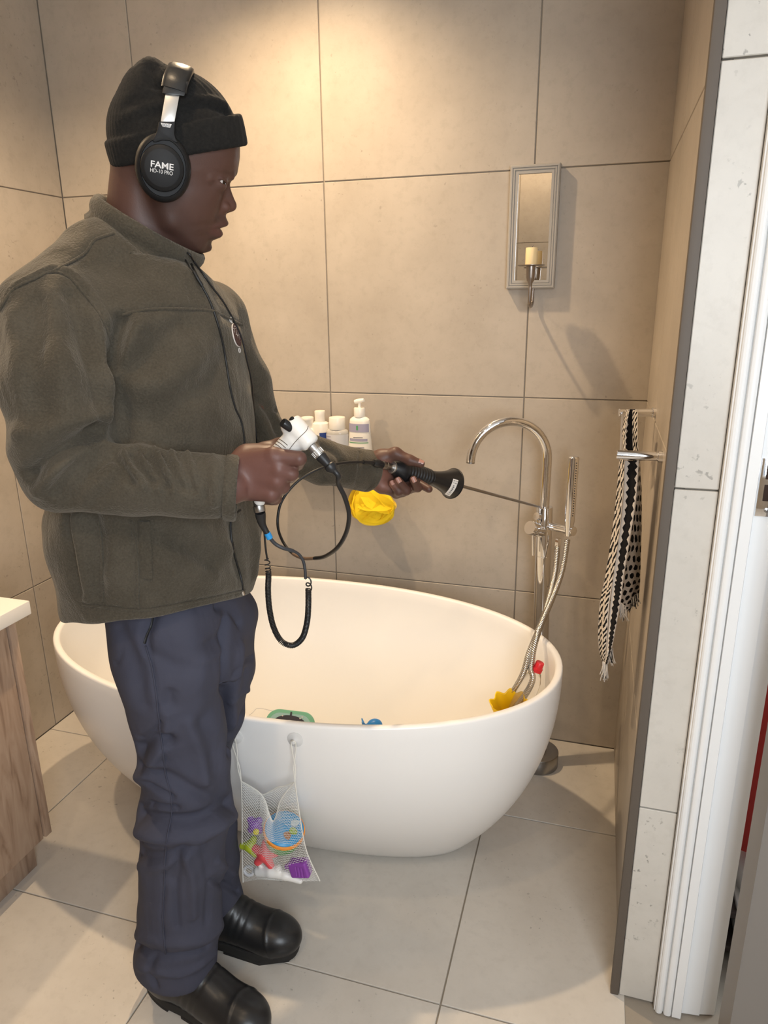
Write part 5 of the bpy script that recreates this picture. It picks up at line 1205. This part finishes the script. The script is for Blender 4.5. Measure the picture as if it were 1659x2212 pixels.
tf = [([(290, 1650), (360, 1680), (440, 1720), (500, 1735)], .016, -.008), ([(300, 1620), (330, 1600), (365, 1600)], .014, -.010), ([(290, 1690), (330, 1650), (355, 1600), (362, 1540)], .016, .008), ([(285, 1755), (340, 1770), (420, 1770), (500, 1735)], .016, -.010), ([(285, 1790), (350, 1810), (430, 1800), (500, 1760)], .018, .008), ([(290, 1830), (340, 1850), (420, 1830)], .014, -.006), ([(290, 1870), (330, 1875), (380, 1860)], .014, .004),
      ([(320, 1740), (360, 1745), (380, 1745)], .008, -.008), ([(400, 1840), (440, 1800), (470, 1780)], .02, .006), ([(370, 1900), (390, 1840), (420, 1800)], .014, -.006), ([(290, 2040), (340, 2068), (410, 2062), (450, 2045)], .010, -.007), ([(292, 2020), (350, 2040), (440, 2030), (475, 2000)], .016, .004), ([(300, 2085), (345, 2100), (420, 2095), (465, 2060)], .012, .004), ([(340, 2060), (325, 2090), (335, 2130)], .008, -.006),
      ([(365, 1500), (360, 1580), (350, 1640)], .014, -.006), ([(400, 1330), (420, 1420), (425, 1520)], .03, .005), ([(490, 1340), (484, 1420), (486, 1520), (496, 1620)], .012, -.010), ([(260, 1360), (290, 1440), (310, 1520)], .02, -.005), ([(330, 1330), (315, 1375), (318, 1410)], .010, -.008), ([(470, 1310), (500, 1320), (520, 1345)], .01, -.006), ([(520, 1400), (505, 1500), (500, 1580)], .016, .006), ([(500, 1590), (520, 1550), (545, 1500)], .012, -.005), ([(440, 1560), (470, 1640), (480, 1720)], .02, -.005), ([(460, 1900), (490, 1915), (515, 1925)], .008, -.006), ([(470, 1860), (490, 1880), (505, 1890)], .010, .005)]
tf += [([(300, 1600), (325, 1590), (350, 1560)], .007, -.006), ([(296, 1668), (330, 1700), (372, 1722)], .007, -.006), ([(292, 1742), (330, 1738), (368, 1752)], .006, -.006), ([(380, 1770), (440, 1762), (502, 1728)], .008, -.006), ([(372, 1790), (420, 1790), (470, 1765)], .007, .004), ([(300, 1812), (340, 1822), (362, 1815)], .006, -.005), ([(296, 1850), (330, 1858), (356, 1850)], .006, -.004),
       ([(400, 1850), (415, 1900), (418, 1980)], .010, .005), ([(440, 1830), (450, 1900), (448, 1990)], .010, -.004), ([(385, 1850), (380, 1920), (384, 2000)], .008, -.004), ([(300, 2048), (345, 2072), (400, 2066)], .006, -.005), ([(345, 2095), (390, 2105), (440, 2080)], .006, .005), ([(405, 1560), (430, 1620), (445, 1690)], .014, .005), ([(430, 1400), (470, 1380), (486, 1360)], .010, -.004), ([(425, 1430), (465, 1412), (484, 1398)], .008, .003), ([(340, 1420), (380, 1440), (420, 1440)], .014, -.003), ([(505, 1450), (520, 1430), (545, 1420)], .008, -.004), ([(497, 1520), (515, 1500), (540, 1490)], .008, .004)]
for pts, w, a in tf: TV = groove(TV, TN, pts, w*0.85, a*1.45, tb0)
for s_ in ([(312, 1385), (330, 1450), (345, 1560), (356, 1660), (372, 1740), (360, 1820), (355, 1900), (352, 1990), (358, 2060)], [(252, 1360), (262, 1395), (255, 1430), (248, 1432)]): TV = groove(TV, TN, s_, .0032, -.003, tb0)
TV = TV+TN*((0.0016*np.sin(TV@np.array([22., 31., 40.]))+0.0012*np.sin(TV@np.array([-37., 22., 57.])+2.0))[:, None])
def crumple(m, sc, dist, strength):
    n = m.node_tree; b = n.nodes['Principled BSDF']; old = b.inputs['Normal'].links[0].from_socket
    tc = n.nodes.new('ShaderNodeTexCoord'); mp = n.nodes.new('ShaderNodeMapping'); mp.inputs['Scale'].default_value = (1, 1, 0.55); n.links.new(tc.outputs['Object'], mp.inputs['Vector'])
    z = n.nodes.new('ShaderNodeTexNoise'); z.inputs['Scale'].default_value = sc; z.inputs['Detail'].default_value = 2; z.inputs['Distortion'].default_value = 0.8; n.links.new(mp.outputs[0], z.inputs['Vector'])
    bp = n.nodes.new('ShaderNodeBump'); bp.inputs['Strength'].default_value = strength; bp.inputs['Distance'].default_value = dist
    n.links.new(z.outputs['Fac'], bp.inputs['Height']); n.links.new(old, bp.inputs['Normal']); n.links.new(bp.outputs['Normal'], b.inputs['Normal'])
crumple(M_TROU, 13, 0.02, 0.3); crumple(M_FLEECE, 20, 0.012, 0.5)
raw_mesh('trousers', TV, TF, M_TROU, man)
tbv = BVHTree.FromPolygons([Vector(v) for v in TV], [tuple(f) for f in TF])
strip('pocket_opening', [(330, 1328), (328, 1350), (318, 1372), (312, 1390)], 0.003, M_ZIP, 0.0, 0.6, man, tbv)
strip('side_seam', [(314, 1395), (330, 1450), (345, 1560), (356, 1660), (372, 1740), (360, 1820), (355, 1900), (352, 1990), (358, 2060)], 0.0014, M_TROU, 0.001, 1.0, man, tbv)
# ------------------------------------------------------------------ boots
M_LEATHER = mat('black_leather', (0.013, 0.013, 0.014), 0.33, mottle=(30, 0.4, (0.022, 0.021, 0.021)), bump=(260, 0.12, 0.0008))
M_SOLE = mat('black_sole_rubber', (0.016, 0.015, 0.014), 0.7); M_GORE = mat('elastic_gore', (0.02, 0.02, 0.021), 0.85)
def boot(hx, hy, yaw, L_, side):
    """hx, hy: heel point on the floor; side = +1 when the near side is his right"""
    f = Vector((math.cos(yaw), math.sin(yaw), 0)); w = Vector((-f.y, f.x, 0)); P = lambda a, b, c: np.array(Vector((hx, hy, 0))+f*a+w*b+Vector((0, 0, c)))
    M3 = np.stack([np.array(f), np.array(w), [0, 0, 1]], 1)
    s = Solid()
    s.ell(P(0.045, 0, 0.065), (0.050, 0.040, 0.065), M3, 0.01); s.cap(P(0.05, 0, 0.06), P(0.065, 0, 0.17), 0.043, 0.050, 0.025)
    s.cap(P(0.08, 0, 0.06), P(L_*0.74, 0.004*side, 0.040), 0.044, 0.040, 0.03, False, (np.array(w), 1.08)); s.cap(P(0.09, 0, 0.11), P(L_*0.62, 0.002*side, 0.055), 0.036, 0.034, 0.03)
    s.ell(P(L_*0.80, 0.004*side, 0.040), (0.066, 0.050, 0.042), M3, 0.015)
    s.half(P(0, 0, 0.016), (0, 0, -1), 0.004)
    V, F = s.nets(0.0035); _, N = s.grad(V)
    q = (V-P(0, 0, 0))@M3
    for a0 in (0.125, 0.142, 0.158): V = V-N*(0.0011*np.exp(-((q[:, 0]-a0-0.25*(q[:, 2]-0.06))/0.004)**2)*(q[:, 2] > 0.03))[:, None]
    V = V+N*(0.0016*np.exp(-((q[:, 0]-L_*0.83+0.3*(q[:, 2]-0.04))/0.003)**2))[:, None]
    b = raw_mesh('boot', V, F, M_LEATHER, man)
    # sole outline
    out = []
    for k in range(48):
        t = 2*math.pi*k/48; c, sn = math.cos(t), math.sin(t); x = L_*0.5+L_*0.515*math.copysign(abs(c)**0.85, c); ww = 0.046+0.008*max(0, c)-0.006*math.exp(-((x-L_*0.42)/0.04)**2)
        out.append((x, ww*math.copysign(abs(sn)**0.8, sn)+0.003*side*max(0, c)))
    prism('sole', out, P(0, 0, 0.006), f, w, 0.022, M_SOLE, b, 0.003)
    hb_ = [(x, y) for x, y in out if x < 0.085]
    hb_ = sorted([p for p in hb_ if p[1] >= 0], key=lambda p: p[0], reverse=True)+sorted([p for p in hb_ if p[1] < 0], key=lambda p: p[0])
    prism('heel', hb_, P(0, 0, 0.0), f, w, 0.008, M_SOLE, b, 0.0012)
    prism('tread', [(x, y) for x, y in [(0.115, -0.04), (L_*0.75, -0.046), (L_*0.97, -0.02), (L_*0.97, 0.02), (L_*0.75, 0.046), (0.115, 0.04)]], P(0, 0, 0), f, w, 0.008, M_SOLE, b, 0.0012)
    bb = BVHTree.FromPolygons([Vector(v) for v in V], [tuple(x) for x in F]); sg = -1
    def surf(a, c): h = bb.ray_cast(Vector(P(a, -0.2, c)), w); return None if h[0] is None else h[0]+h[1]*0.0006
    G_ = [[surf(a, c) for a in np.linspace(0.060-0.004*j, 0.096-0.002*j, 7)] for j, c in enumerate(np.linspace(0.075, 0.15, 9))]
    if all(x is not None for r in G_ for x in r):
        mesh('gore', [x for r in G_ for x in r], [(j*7+i, j*7+i+1, (j+1)*7+i+1, (j+1)*7+i) for j in range(8) for i in range(6)], M_GORE, b)
        tube('stitching', [r[-1]+Vector((0, -0.0004, 0)) for r in G_], 0.0007, M_LABEL, b, 6)
    return b
boot(-0.022, -1.112, -0.17, 0.298, -1); boot(-0.022, -0.977, 0.02, 0.272, 1)
# ================================================================== HEADPHONES
hp = empty('headphones', tuple(HP(690, 600, 420)), 'black over-ear headphones with silver sliders worn over the beanie', 'headphones')
M_SILVER = mat('brushed_silver', (0.55, 0.53, 0.50), 0.35, 0.9); M_CUPB = mat('satin_black_plastic', (0.009, 0.009, 0.0095), 0.55, spec=0.3); M_PAD = mat('black_leatherette', (0.014, 0.014, 0.014), 0.35, bump=(300, 0.1, 0.001)); M_PRINT = mat('silver_print', (0.62, 0.60, 0.58), 0.45)
def to3(X, Y, l): return Vector(HP(X, Y, l))
def ear_cup(sg):
    ct = to3(655, 988, sg*400); ax_ = Vector(hl)*sg; ua = Vector(ha)*0.985-Vector(hb)*0.17
    el = lambda prof, nm, m, par, sy=1.0, c=ct, **kw: lathe(nm, [(r*U, h*U) for r, h in prof], c, ax_, m, par, 56, True, 35, 1.0, sy, ua)
    el([(0, -20), (175, -20), (200, 0), (206, 30), (200, 62), (190, 72), (0, 72)], 'ear_cushion', M_PAD, hp, 1.19)
    sh = el([(0, 70), (192, 70), (198, 80), (198, 104), (192, 122), (180, 138), (166, 145), (163, 128), (0, 128)], 'ear_cup', M_CUPB, hp, 1.205)
    c2 = ct+(Vector(ha)*(-6)+Vector(hb)*(0))*U
    pl2 = lathe('cup_plate', [(r*U, h*U) for r, h in [(0, 125), (155, 125), (157, 150), (152, 164), (132, 176), (122, 180), (0, 180)]], c2, ax_, M_CUPB, sh, 56, True, 28, 1.0, 1.03, ua)
    return ct, sh, pl2, c2
for sg in (1, -1):
    ct, sh, pl2, c2 = ear_cup(sg)
    def q3(X, Y, l): return to3(X, Y, sg*l)
    # fork that carries the cup
    yk = [(575, 790), (592, 752), (612, 705), (622, 640), (745, 640), (742, 690), (740, 735), (750, 770), (768, 800), (720, 785), (650, 780), (600, 795)]
    nrm = Vector(hl)*sg; o = q3(0, 0, 0)
    bm = bmesh.new(); f = bm.faces.new([bm.verts.new(q3(X, Y, 500)) for X, Y in yk]); r = bmesh.ops.extrude_face_region(bm, geom=[f])
    bmesh.ops.translate(bm, verts=[v for v in r['geom'] if isinstance(v, bmesh.types.BMVert)], vec=nrm*(44*U)); bmesh.ops.bevel(bm, geom=bm.edges[:], offset=6*U, segments=2, profile=0.5, affect='EDGES')
    fk = bm_obj('fork', bm, M_CUPB, hp, True)
    def plate(name, quad, l0, th, m, par, bev=3):
        bm = bmesh.new(); f = bm.faces.new([bm.verts.new(q3(X, Y, l)) for X, Y, l in quad]); r = bmesh.ops.extrude_face_region(bm, geom=[f])
        bmesh.ops.translate(bm, verts=[v for v in r['geom'] if isinstance(v, bmesh.types.BMVert)], vec=nrm*(th*U)); bmesh.ops.bevel(bm, geom=bm.edges[:], offset=bev*U, segments=2, profile=0.5, affect='EDGES')
        return bm_obj(name, bm, m, par, True)
    plate('slider', [(636, 640, 506), (742, 640, 506), (778, 440, 440), (672, 425, 440)], 0, 22, M_SILVER, hp)
    tb_ = plate('side_badge', [(636, 648, 543), (720, 660, 543), (708, 688, 543), (650, 678, 543)], 0, 6, M_PRINT, fk, 2)
    if sg > 0: text_obj('badge_lettering', 'RIGHT', to3(678, 669, 550.5), Vector(ha)-Vector(hb)*0.15, Vector(hb)+Vector(ha)*0.15, 26*U, 0.6*U, M_BLACK, fk, 52*U)
    plate('band_end', [(646, 425, 425), (818, 445, 425), (850, 330, 385), (668, 312, 385)], 0, 48, M_PAD, hp, 8)
    ux_ = Vector(ha)*0.985-Vector(hb)*0.17; uy_ = Vector(hb)*0.985+Vector(ha)*0.17
    if sg > 0:
        tc2 = c2+nrm*(180.6*U)
        text_obj('cup_lettering', 'FAME', tc2+ux_*(-2*U)+uy_*(16*U), ux_, uy_+ux_*-0.06, 60*U, 0.8*U, M_PRINT, pl2, 162*U, 0.018)
        text_obj('cup_lettering', 'HD-10 PRO', tc2+ux_*(-4*U)+uy_*(-26*U), ux_, uy_, 38*U, 0.8*U, M_PRINT, pl2, 160*U)
# padded band over the crown
bpts = [(735, 400, 432), (748, 330, 405), (772, 262, 345), (790, 222, 270), (800, 205, 160), (804, 200, 60)]
bpts = bpts+[(x, y, -l) for x, y, l in reversed(bpts)]
BP = spline([to3(*b) for b in bpts], 6)
V, Fc = [], []; wv = [-92, -86, -60, 0, 60, 86, 92, 86, 60, 0, -60, -86]; hv = [0, 22, 34, 38, 34, 22, 0, -14, -20, -22, -20, -14]
cenh = to3(775, 560, 0)
for i, p in enumerate(BP):
    t = (BP[min(i+1, len(BP)-1)]-BP[max(i-1, 0)]).normalized(); up2 = (p-cenh); up2 = (up2-t*up2.dot(t)); up2.normalize(); wdir = (Vector(ha)*0.98-Vector(hb)*0.16); wdir = (wdir-t*wdir.dot(t)); wdir = (wdir-up2*wdir.dot(up2)).normalized()
    for a, b in zip(wv, hv): V.append(p+wdir*(a*U)+up2*(b*U))
n = len(wv)
for i in range(len(BP)-1):
    for k in range(n): Fc.append((i*n+k, i*n+(k+1) % n, (i+1)*n+(k+1) % n, (i+1)*n+k))
Fc += [tuple(range(n-1, -1, -1)), tuple((len(BP)-1)*n+k for k in range(n))]
mesh('headband', V, Fc, M_PAD, hp, True, 60)
# ------------------------------------------------------------------ white pistol-grip listening unit
M_SHELL = mat('ivory_plastic', (0.76, 0.74, 0.70), 0.32, mottle=(55, 0.35, (0.62, 0.58, 0.52))); M_LINE = mat('groove_brown', (0.10, 0.07, 0.05), 0.7)
HD = 0.026
hu_ = 1/(5.925*scale_at(R3(900, 300, HD)))
unit = empty('listening_unit', tuple(R3(1000, 320, HD)), 'white pistol-grip listening unit held in the right hand', 'handset')
sdir = R3(1140, 480, HD)-R3(880, 190, HD); sdir /= np.linalg.norm(sdir)
su = Solid()
su.cap(R3(860, 165, HD), R3(1160, 500, HD), 136*hu_, 130*hu_, 0.002)
su.half(R3(868, 176, HD), -sdir, 0.006) if False else None
su.box(R3(868, 176, HD)-sdir*0.02, (0.02, 0.03, 0.03), rotm(sdir, (0, -1, 0)), 0.003, 0.007, True); su.box(R3(1146, 487, HD)+sdir*0.02, (0.02, 0.03, 0.03), rotm(sdir, (0, -1, 0)), 0.003, 0.007, True)
su.cap(R3(905, 400, HD), R3(660, 640, HD), 132*hu_, 105*hu_, 0.004); su.cap(R3(985, 440, HD), R3(760, 640, HD), 108*hu_, 90*hu_, 0.004); su.cap(R3(660, 640, HD), R3(480, 1190, HD), 105*hu_, 80*hu_, 0.006)
su.ell(R3(820, 262, HD), (70*hu_, 70*hu_, 90*hu_), HM, 0.005)
UV_, UF = su.nets(0.0016); ub = raw_mesh('shell', UV_, UF, M_SHELL, unit)
ubv = BVHTree.FromPolygons([Vector(v) for v in UV_], [tuple(f) for f in UF])
def on_unit(pts, n=6): return onj([(480+x/5.925, 880+y/5.925) for x, y in pts], ubv, n)
for pts in ([(1102, 232), (1075, 300), (985, 388), (915, 465), (862, 535)],):
    tube('seam', [p for p, q in on_unit(pts)], 0.0005, M_LINE, unit, 6)
for k in range(5): 
    pts = [(716-20*k, 400+32*k), (770-22*k, 430+33*k), (838-26*k, 486+33*k)]; tube('grip_groove', [p for p, q in on_unit(pts)], 0.0006, M_LINE, unit, 6)
kd = Vector(-sdir)
kp = Vector(R3(800, 208, HD-0.017)); kn = lathe('knob', [(0, -0.006), (0.0066, -0.012), (0.0066, 0.003), (0.0058, 0.004), (0, 0.004)], kp, (kd*0.75+Vector((0, -0.65, 0.1))), M_BLACKGLOSS, unit, 28)
kp2 = Vector(R3(890, 148, HD-0.0085)); lathe('push_button', [(0, -0.004), (0.0038, -0.004), (0.0038, 0.0015), (0.003, 0.002), (0, 0.002)], kp2, (kd*0.8+Vector((0, -0.5, 0.1))), M_BLACKGLOSS, unit, 20)
cpd = Vector(sdir); c0_ = Vector(R3(1150, 500, HD))
cn = lathe('connector', [(0, -0.004), (0.0070, -0.004), (0.0070, 0.004), (0.0082, 0.0045), (0.0082, 0.0125), (0.0074, 0.013), (0.0070, 0.0155), (0, 0.0155)], c0_+cpd*0.0035, cpd, M_SILVER, unit, 28)
for k in range(16):
    a = 2*math.pi*k/16; _, u_, w_ = frame_of(cpd); q = c0_+cpd*0.008+u_*(0.0083*math.cos(a))+w_*(0.0083*math.sin(a)); tube('knurl', [q, q+cpd*0.0075], 0.0006, M_SILVER, cn, 5)
c1_ = c0_+cpd*0.0175
lathe('connector_sleeve', [(0, 0), (0.0078, 0), (0.0082, 0.003), (0.0066, 0.014), (0.0066, 0.017), (0.0086, 0.019), (0.0088, 0.024), (0.006, 0.028), (0.005, 0.030), (0, 0.030)], c1_, cpd, M_BLACK, unit, 24)
lo_ = Vector(R3(462, 1235, HD)); ld = (Vector(R3(520, 1500, HD-0.004))-lo_).normalized()
lc2 = lathe('lower_connector', [(0, -0.01), (0.0072, -0.01), (0.0072, 0.002), (0.0088, 0.003), (0.0088, 0.0115), (0.0082, 0.0125), (0, 0.0125)], lo_, ld, M_BRUSHED, unit, 24)
# ------------------------------------------------------------------ ground microphone with probe
T_ = Vector((0.679, -0.168, 0.822)); T_ = tp(0.822); T_ = T_+(at(985, 1040, -0.5)-T_).normalized()*0.0225
S0 = Vector(L3(585, 452, -0.002)); sa = (T_-S0).normalized()
mic = empty('listening_probe', tuple(S0), 'black ribbed listening sensor with flared bell, its rod touching the tap column', 'sensor')
def along(px):              # distance along the axis where it passes picture column px
    lo, hi = -0.1, 0.4
    for _ in range(40):
        m = (lo+hi)/2; q = S0+sa*m-CAM; x = W_PX/2+F_PX*q.dot(RGT)/q.dot(FWD); lo, hi = (m, hi) if x < px else (lo, m)
    return lo
X3 = lambda X: along(760+X/6.38)
g0, g1, b1 = X3(630), X3(1075), X3(1385)
prof = [(0, X3(560)), (0.011, X3(560)), (0.0135, X3(575)), (0.0215, X3(640)), (0.0240, X3(680))]
nr = 9
for i in range(nr*6+1):
    s = i/(nr*6); h = X3(700)+(g1-X3(700))*s; r = 0.0240-0.0062*s; prof.append((r+0.0016*math.sin(2*math.pi*nr*s), h))
gr = lathe('grip', prof+[(0, g1)], S0, sa, M_BLACK, mic, 40, True, 60)
lb = b1-g1
bell_prof = [(r*1.12, h) for r, h in [(0, g1-0.002), (0.0155, g1-0.002), (0.0158, g1+0.1*lb), (0.0168, g1+0.25*lb), (0.0195, g1+0.45*lb), (0.0240, g1+0.68*lb), (0.0292, g1+0.88*lb), (0.0318, g1+0.965*lb), (0.0330, g1+0.972*lb), (0.0334, g1+0.99*lb), (0.0320, g1+1.01*lb), (0.0280, g1+1.01*lb), (0.026, g1+0.98*lb), (0.008, g1+0.97*lb), (0, g1+0.97*lb)]]
bl = lathe('bell', bell_prof, S0, sa, M_BLACKGLOSS, mic, 56, True, 40)
lathe('socket_ring', [(0, X3(545)), (0.0125, X3(545)), (0.0135, X3(552)), (0.0135, X3(566)), (0.0105, X3(570)), (0, X3(570))], S0, sa, M_SILVER, mic, 32)
lathe('plug', [(0, X3(420)), (0.0085, X3(420)), (0.0085, X3(470)), (0.0092, X3(472)), (0.0092, X3(495)), (0.0078, X3(500)), (0.0078, X3(560)), (0, X3(560))], S0, sa, M_BRUSHED, mic, 24)
lathe('plug_sleeve', [(0, X3(300)), (0.0065, X3(300)), (0.0088, X3(330)), (0.0088, X3(375)), (0.0075, X3(385)), (0.0082, X3(470)), (0, X3(470))], S0, sa, M_BLACK, mic, 24)
rl = (T_-S0).length
lathe('probe_rod', [(0, b1-0.01), (0.0045, b1-0.01), (0.0042, b1+0.02), (0.0034, rl-0.05), (0.0026, rl-0.004), (0.0012, rl-0.001), (0, rl-0.001)], S0, sa, M_BRUSHED, mic, 16)
blv = BVHTree.FromPolygons([v.co.copy() for v in bl.data.vertices], [tuple(p.vertices) for p in bl.data.polygons])
V, Fc, nu, nv = [], [], 12, 5
c4 = [(1397, 600), (1468, 622), (1348, 840), (1278, 812)]
def l4(u, v):
    a = Vector((*c4[3], 0)).lerp(Vector((*c4[0], 0)), u); b = Vector((*c4[2], 0)).lerp(Vector((*c4[1], 0)), u); m = a.lerp(b, v); m.x += 16*math.sin(math.pi*u); m.y += 10*math.sin(math.pi*u)
    h = blv.ray_cast(CAM, ray(760+m.x/6.38, 940+m.y/6.38).normalized())
    if h[0] is None: h = blv.find_nearest(S0+sa*(g1+0.8*lb)+(at(760+m.x/6.38, 940+m.y/6.38, -0.62)-(S0+sa*(g1+0.8*lb)))*0.8)
    return h
for j in range(nv+1):
    for i in range(nu+1):
        h = l4(i/nu, j/nv)
        V.append((h[0]+h[1]*0.0005) if h[0] else V[-1])
for j in range(nv):
    for i in range(nu): Fc.append((j*(nu+1)+i, j*(nu+1)+i+1, (j+1)*(nu+1)+i+1, (j+1)*(nu+1)+i))
lab = mesh('paper_label', V, Fc, mat('paper_white', (0.72, 0.70, 0.67), 0.6), mic)
def write(s, u0, u1, v, size):
    n_ = len(s)
    for i, ch in enumerate(s):
        if ch == ' ': continue
        u = u0+(u1-u0)*(i+0.5)/n_; h, h2 = l4(u, v), l4(min(1, u+0.04), v); h3 = l4(u, max(0, v-0.15))
        if not (h[0] and h2[0] and h3[0]): continue
        text_obj('handwriting', ch, h[0]+h[1]*0.0008, h2[0]-h[0], h3[0]-h[0], size, 0.00008, M_BLACK, lab)
write('CEHNWM', 0.05, 0.66, 0.55, 0.0072); write('JR', 0.74, 0.97, 0.34, 0.0062); write('R2', 0.74, 0.97, 0.76, 0.0062)
# ------------------------------------------------------------------ cables
cb = empty('signal_cable', tuple(at(680, 1206, -0.98)), 'black cable looping between the white unit and the black sensor', 'cable')
e0 = c1_+cpd*0.026
lp = [e0, e0+cpd*0.012, at(731, 1045, -1.145), at(745, 1075, -1.125), at(754, 1112, -1.10), at(748, 1150, -1.07), at(729, 1183, -1.04), at(702, 1202, -1.0), at(680, 1206, -0.98)]
lq = [at(680, 1206, -0.98), at(655, 1206, -0.965), at(630, 1194, -0.945), at(610, 1168, -0.915), at(600, 1135, -0.885), at(604, 1095, -0.875), at(622, 1062, -0.865), at(652, 1033, -0.845), at(692, 1012, -0.815), at(735, 1001, -0.765), at(775, 998, -0.705), S0+sa*X3(320)]
P1 = spline(lp, 8); tube('cable_sleeve', P1, [0.0048-0.0012*min(1, i/14) for i in range(len(P1))], M_BLACK, cb, 12)
P2 = spline(lq, 8); tube('cable_core', P2, 0.0027, M_BLACK, cb, 10)
M_TAPE = mat('brown_tape', (0.20, 0.12, 0.07), 0.6, mottle=(200, 0.6, (0.08, 0.05, 0.035)))
tube('tape_wrap', P2[1:16], 0.0031, M_TAPE, cb, 10)
tube('cable_sleeve', P2[-22:-8], 0.0034, M_BLACK, cb, 10); tube('cable_sleeve', P2[-7:], 0.0046, M_BLACK, cb, 10)
hc = empty('headphone_cord', tuple(at(630, 1395, -1.1)), 'black coiled headphone cord hanging in a U below the right hand', 'cord')
a0 = lo_+ld*0.0125
st = spline([a0, at(566, 1130, -1.155), at(577, 1152, -1.152)], 6); tube('plug_sleeve', st, [0.0078, 0.0080, 0.0080, 0.0078, 0.0072, 0.0066, 0.0060, 0.0054, 0.0050, 0.0048, 0.0046, 0.0045, 0.0044], M_BLACK, hc, 16)
tube('blue_ring', [at(577, 1151, -1.152), at(583, 1163, -1.15)], 0.0050, mat('blue_band', (0.02, 0.26, 0.60), 0.4), hc, 16)
M_GREYC = mat('grey_cable', (0.035, 0.037, 0.042), 0.45)
tube('lead', spline([at(583, 1162, -1.15), at(595, 1175, -1.145), at(612, 1184, -1.14), at(630, 1189, -1.13), at(645, 1197, -1.12), at(655, 1212, -1.115), at(659, 1232, -1.115), at(660, 1250, -1.115)], 6), [0.0030]*20+[0.0024]*23, M_GREYC, hc, 10)
CP = [at(660, 1250, -1.115), at(666, 1244, -1.113), at(668, 1256, -1.113), at(666, 1272, -1.115), at(666, 1310, -1.115), at(663, 1345, -1.115), at(653, 1378, -1.115), at(632, 1394, -1.115), at(608, 1385, -1.118), at(591, 1355, -1.12), at(582, 1315, -1.12), at(579, 1275, -1.12), at(580, 1242, -1.12), at(578, 1222, -1.12), at(577, 1205, -1.12)]
def coil(pts, r, rw, pitch, parent):
    P = spline(pts, 16); L = [0]
    for i in range(1, len(P)): L.append(L[-1]+(P[i]-P[i-1]).length)
    tot = L[-1]; out = []; s = 0.0; j = 0; ph = 0.0; u = Vector((0, -1, 0))
    while s < tot:
        while j < len(P)-2 and L[j+1] < s: j += 1
        t = (s-L[j])/max(1e-9, L[j+1]-L[j]); p = P[j].lerp(P[j+1], t); T = (P[j+1]-P[j]).normalized(); u = (u-T*u.dot(T)).normalized(); w = T.cross(u)
        out.append(p+u*(r*math.cos(ph))+w*(r*math.sin(ph)))
        loose = 1+3.2*max(0, (s-tot*0.90)/(tot*0.10)) if s > tot*0.90 else 1.0
        ph += 2*math.pi/14; s += pitch*loose/14
    return tube('coil', out, rw, M_BLACK, parent, 6)
coil(CP[3:], 0.0040, 0.00105, 0.0025, hc)
tube('coil_end', [at(660, 1250, -1.115)+Vector((0.0045*(1-math.cos(t)), 0.0012*t/6, 0.0045*math.sin(t)*1.1-0.0016*t)) for t in [k*0.35 for k in range(-1, 40)]], 0.00115, M_BLACK, hc, 6)
up3 = [at(577, 1206, -1.12), at(574, 1185, -1.13), at(571, 1150, -1.145), at(569, 1118, -1.15), at(566, 1090, -1.15), at(562, 1040, -1.135)]
tube('lead', spline(up3, 6), 0.0016, M_BLACK, hc, 8)
wire = [(558, 990), (555, 950), (551, 900), (541, 830), (530, 780), (518, 730), (500, 688), (478, 652), (455, 622), (436, 595), (420, 566)]
wq = []
for x, y in wire:
    h = jb.ray_cast(CAM, ray(x, y).normalized()); wq.append((h[0]+h[1]*0.003) if h[0] is not None else at(x, y, -1.06))
wq = [at(562, 1040, -1.135)]+wq+[at(409, 549, -1.08), Vector(HP(760, 1600, 150)), Vector(HP(600, 1300, -330))]
tube('lead', spline(wq, 6), 0.00150, M_BLACK, hc, 8)
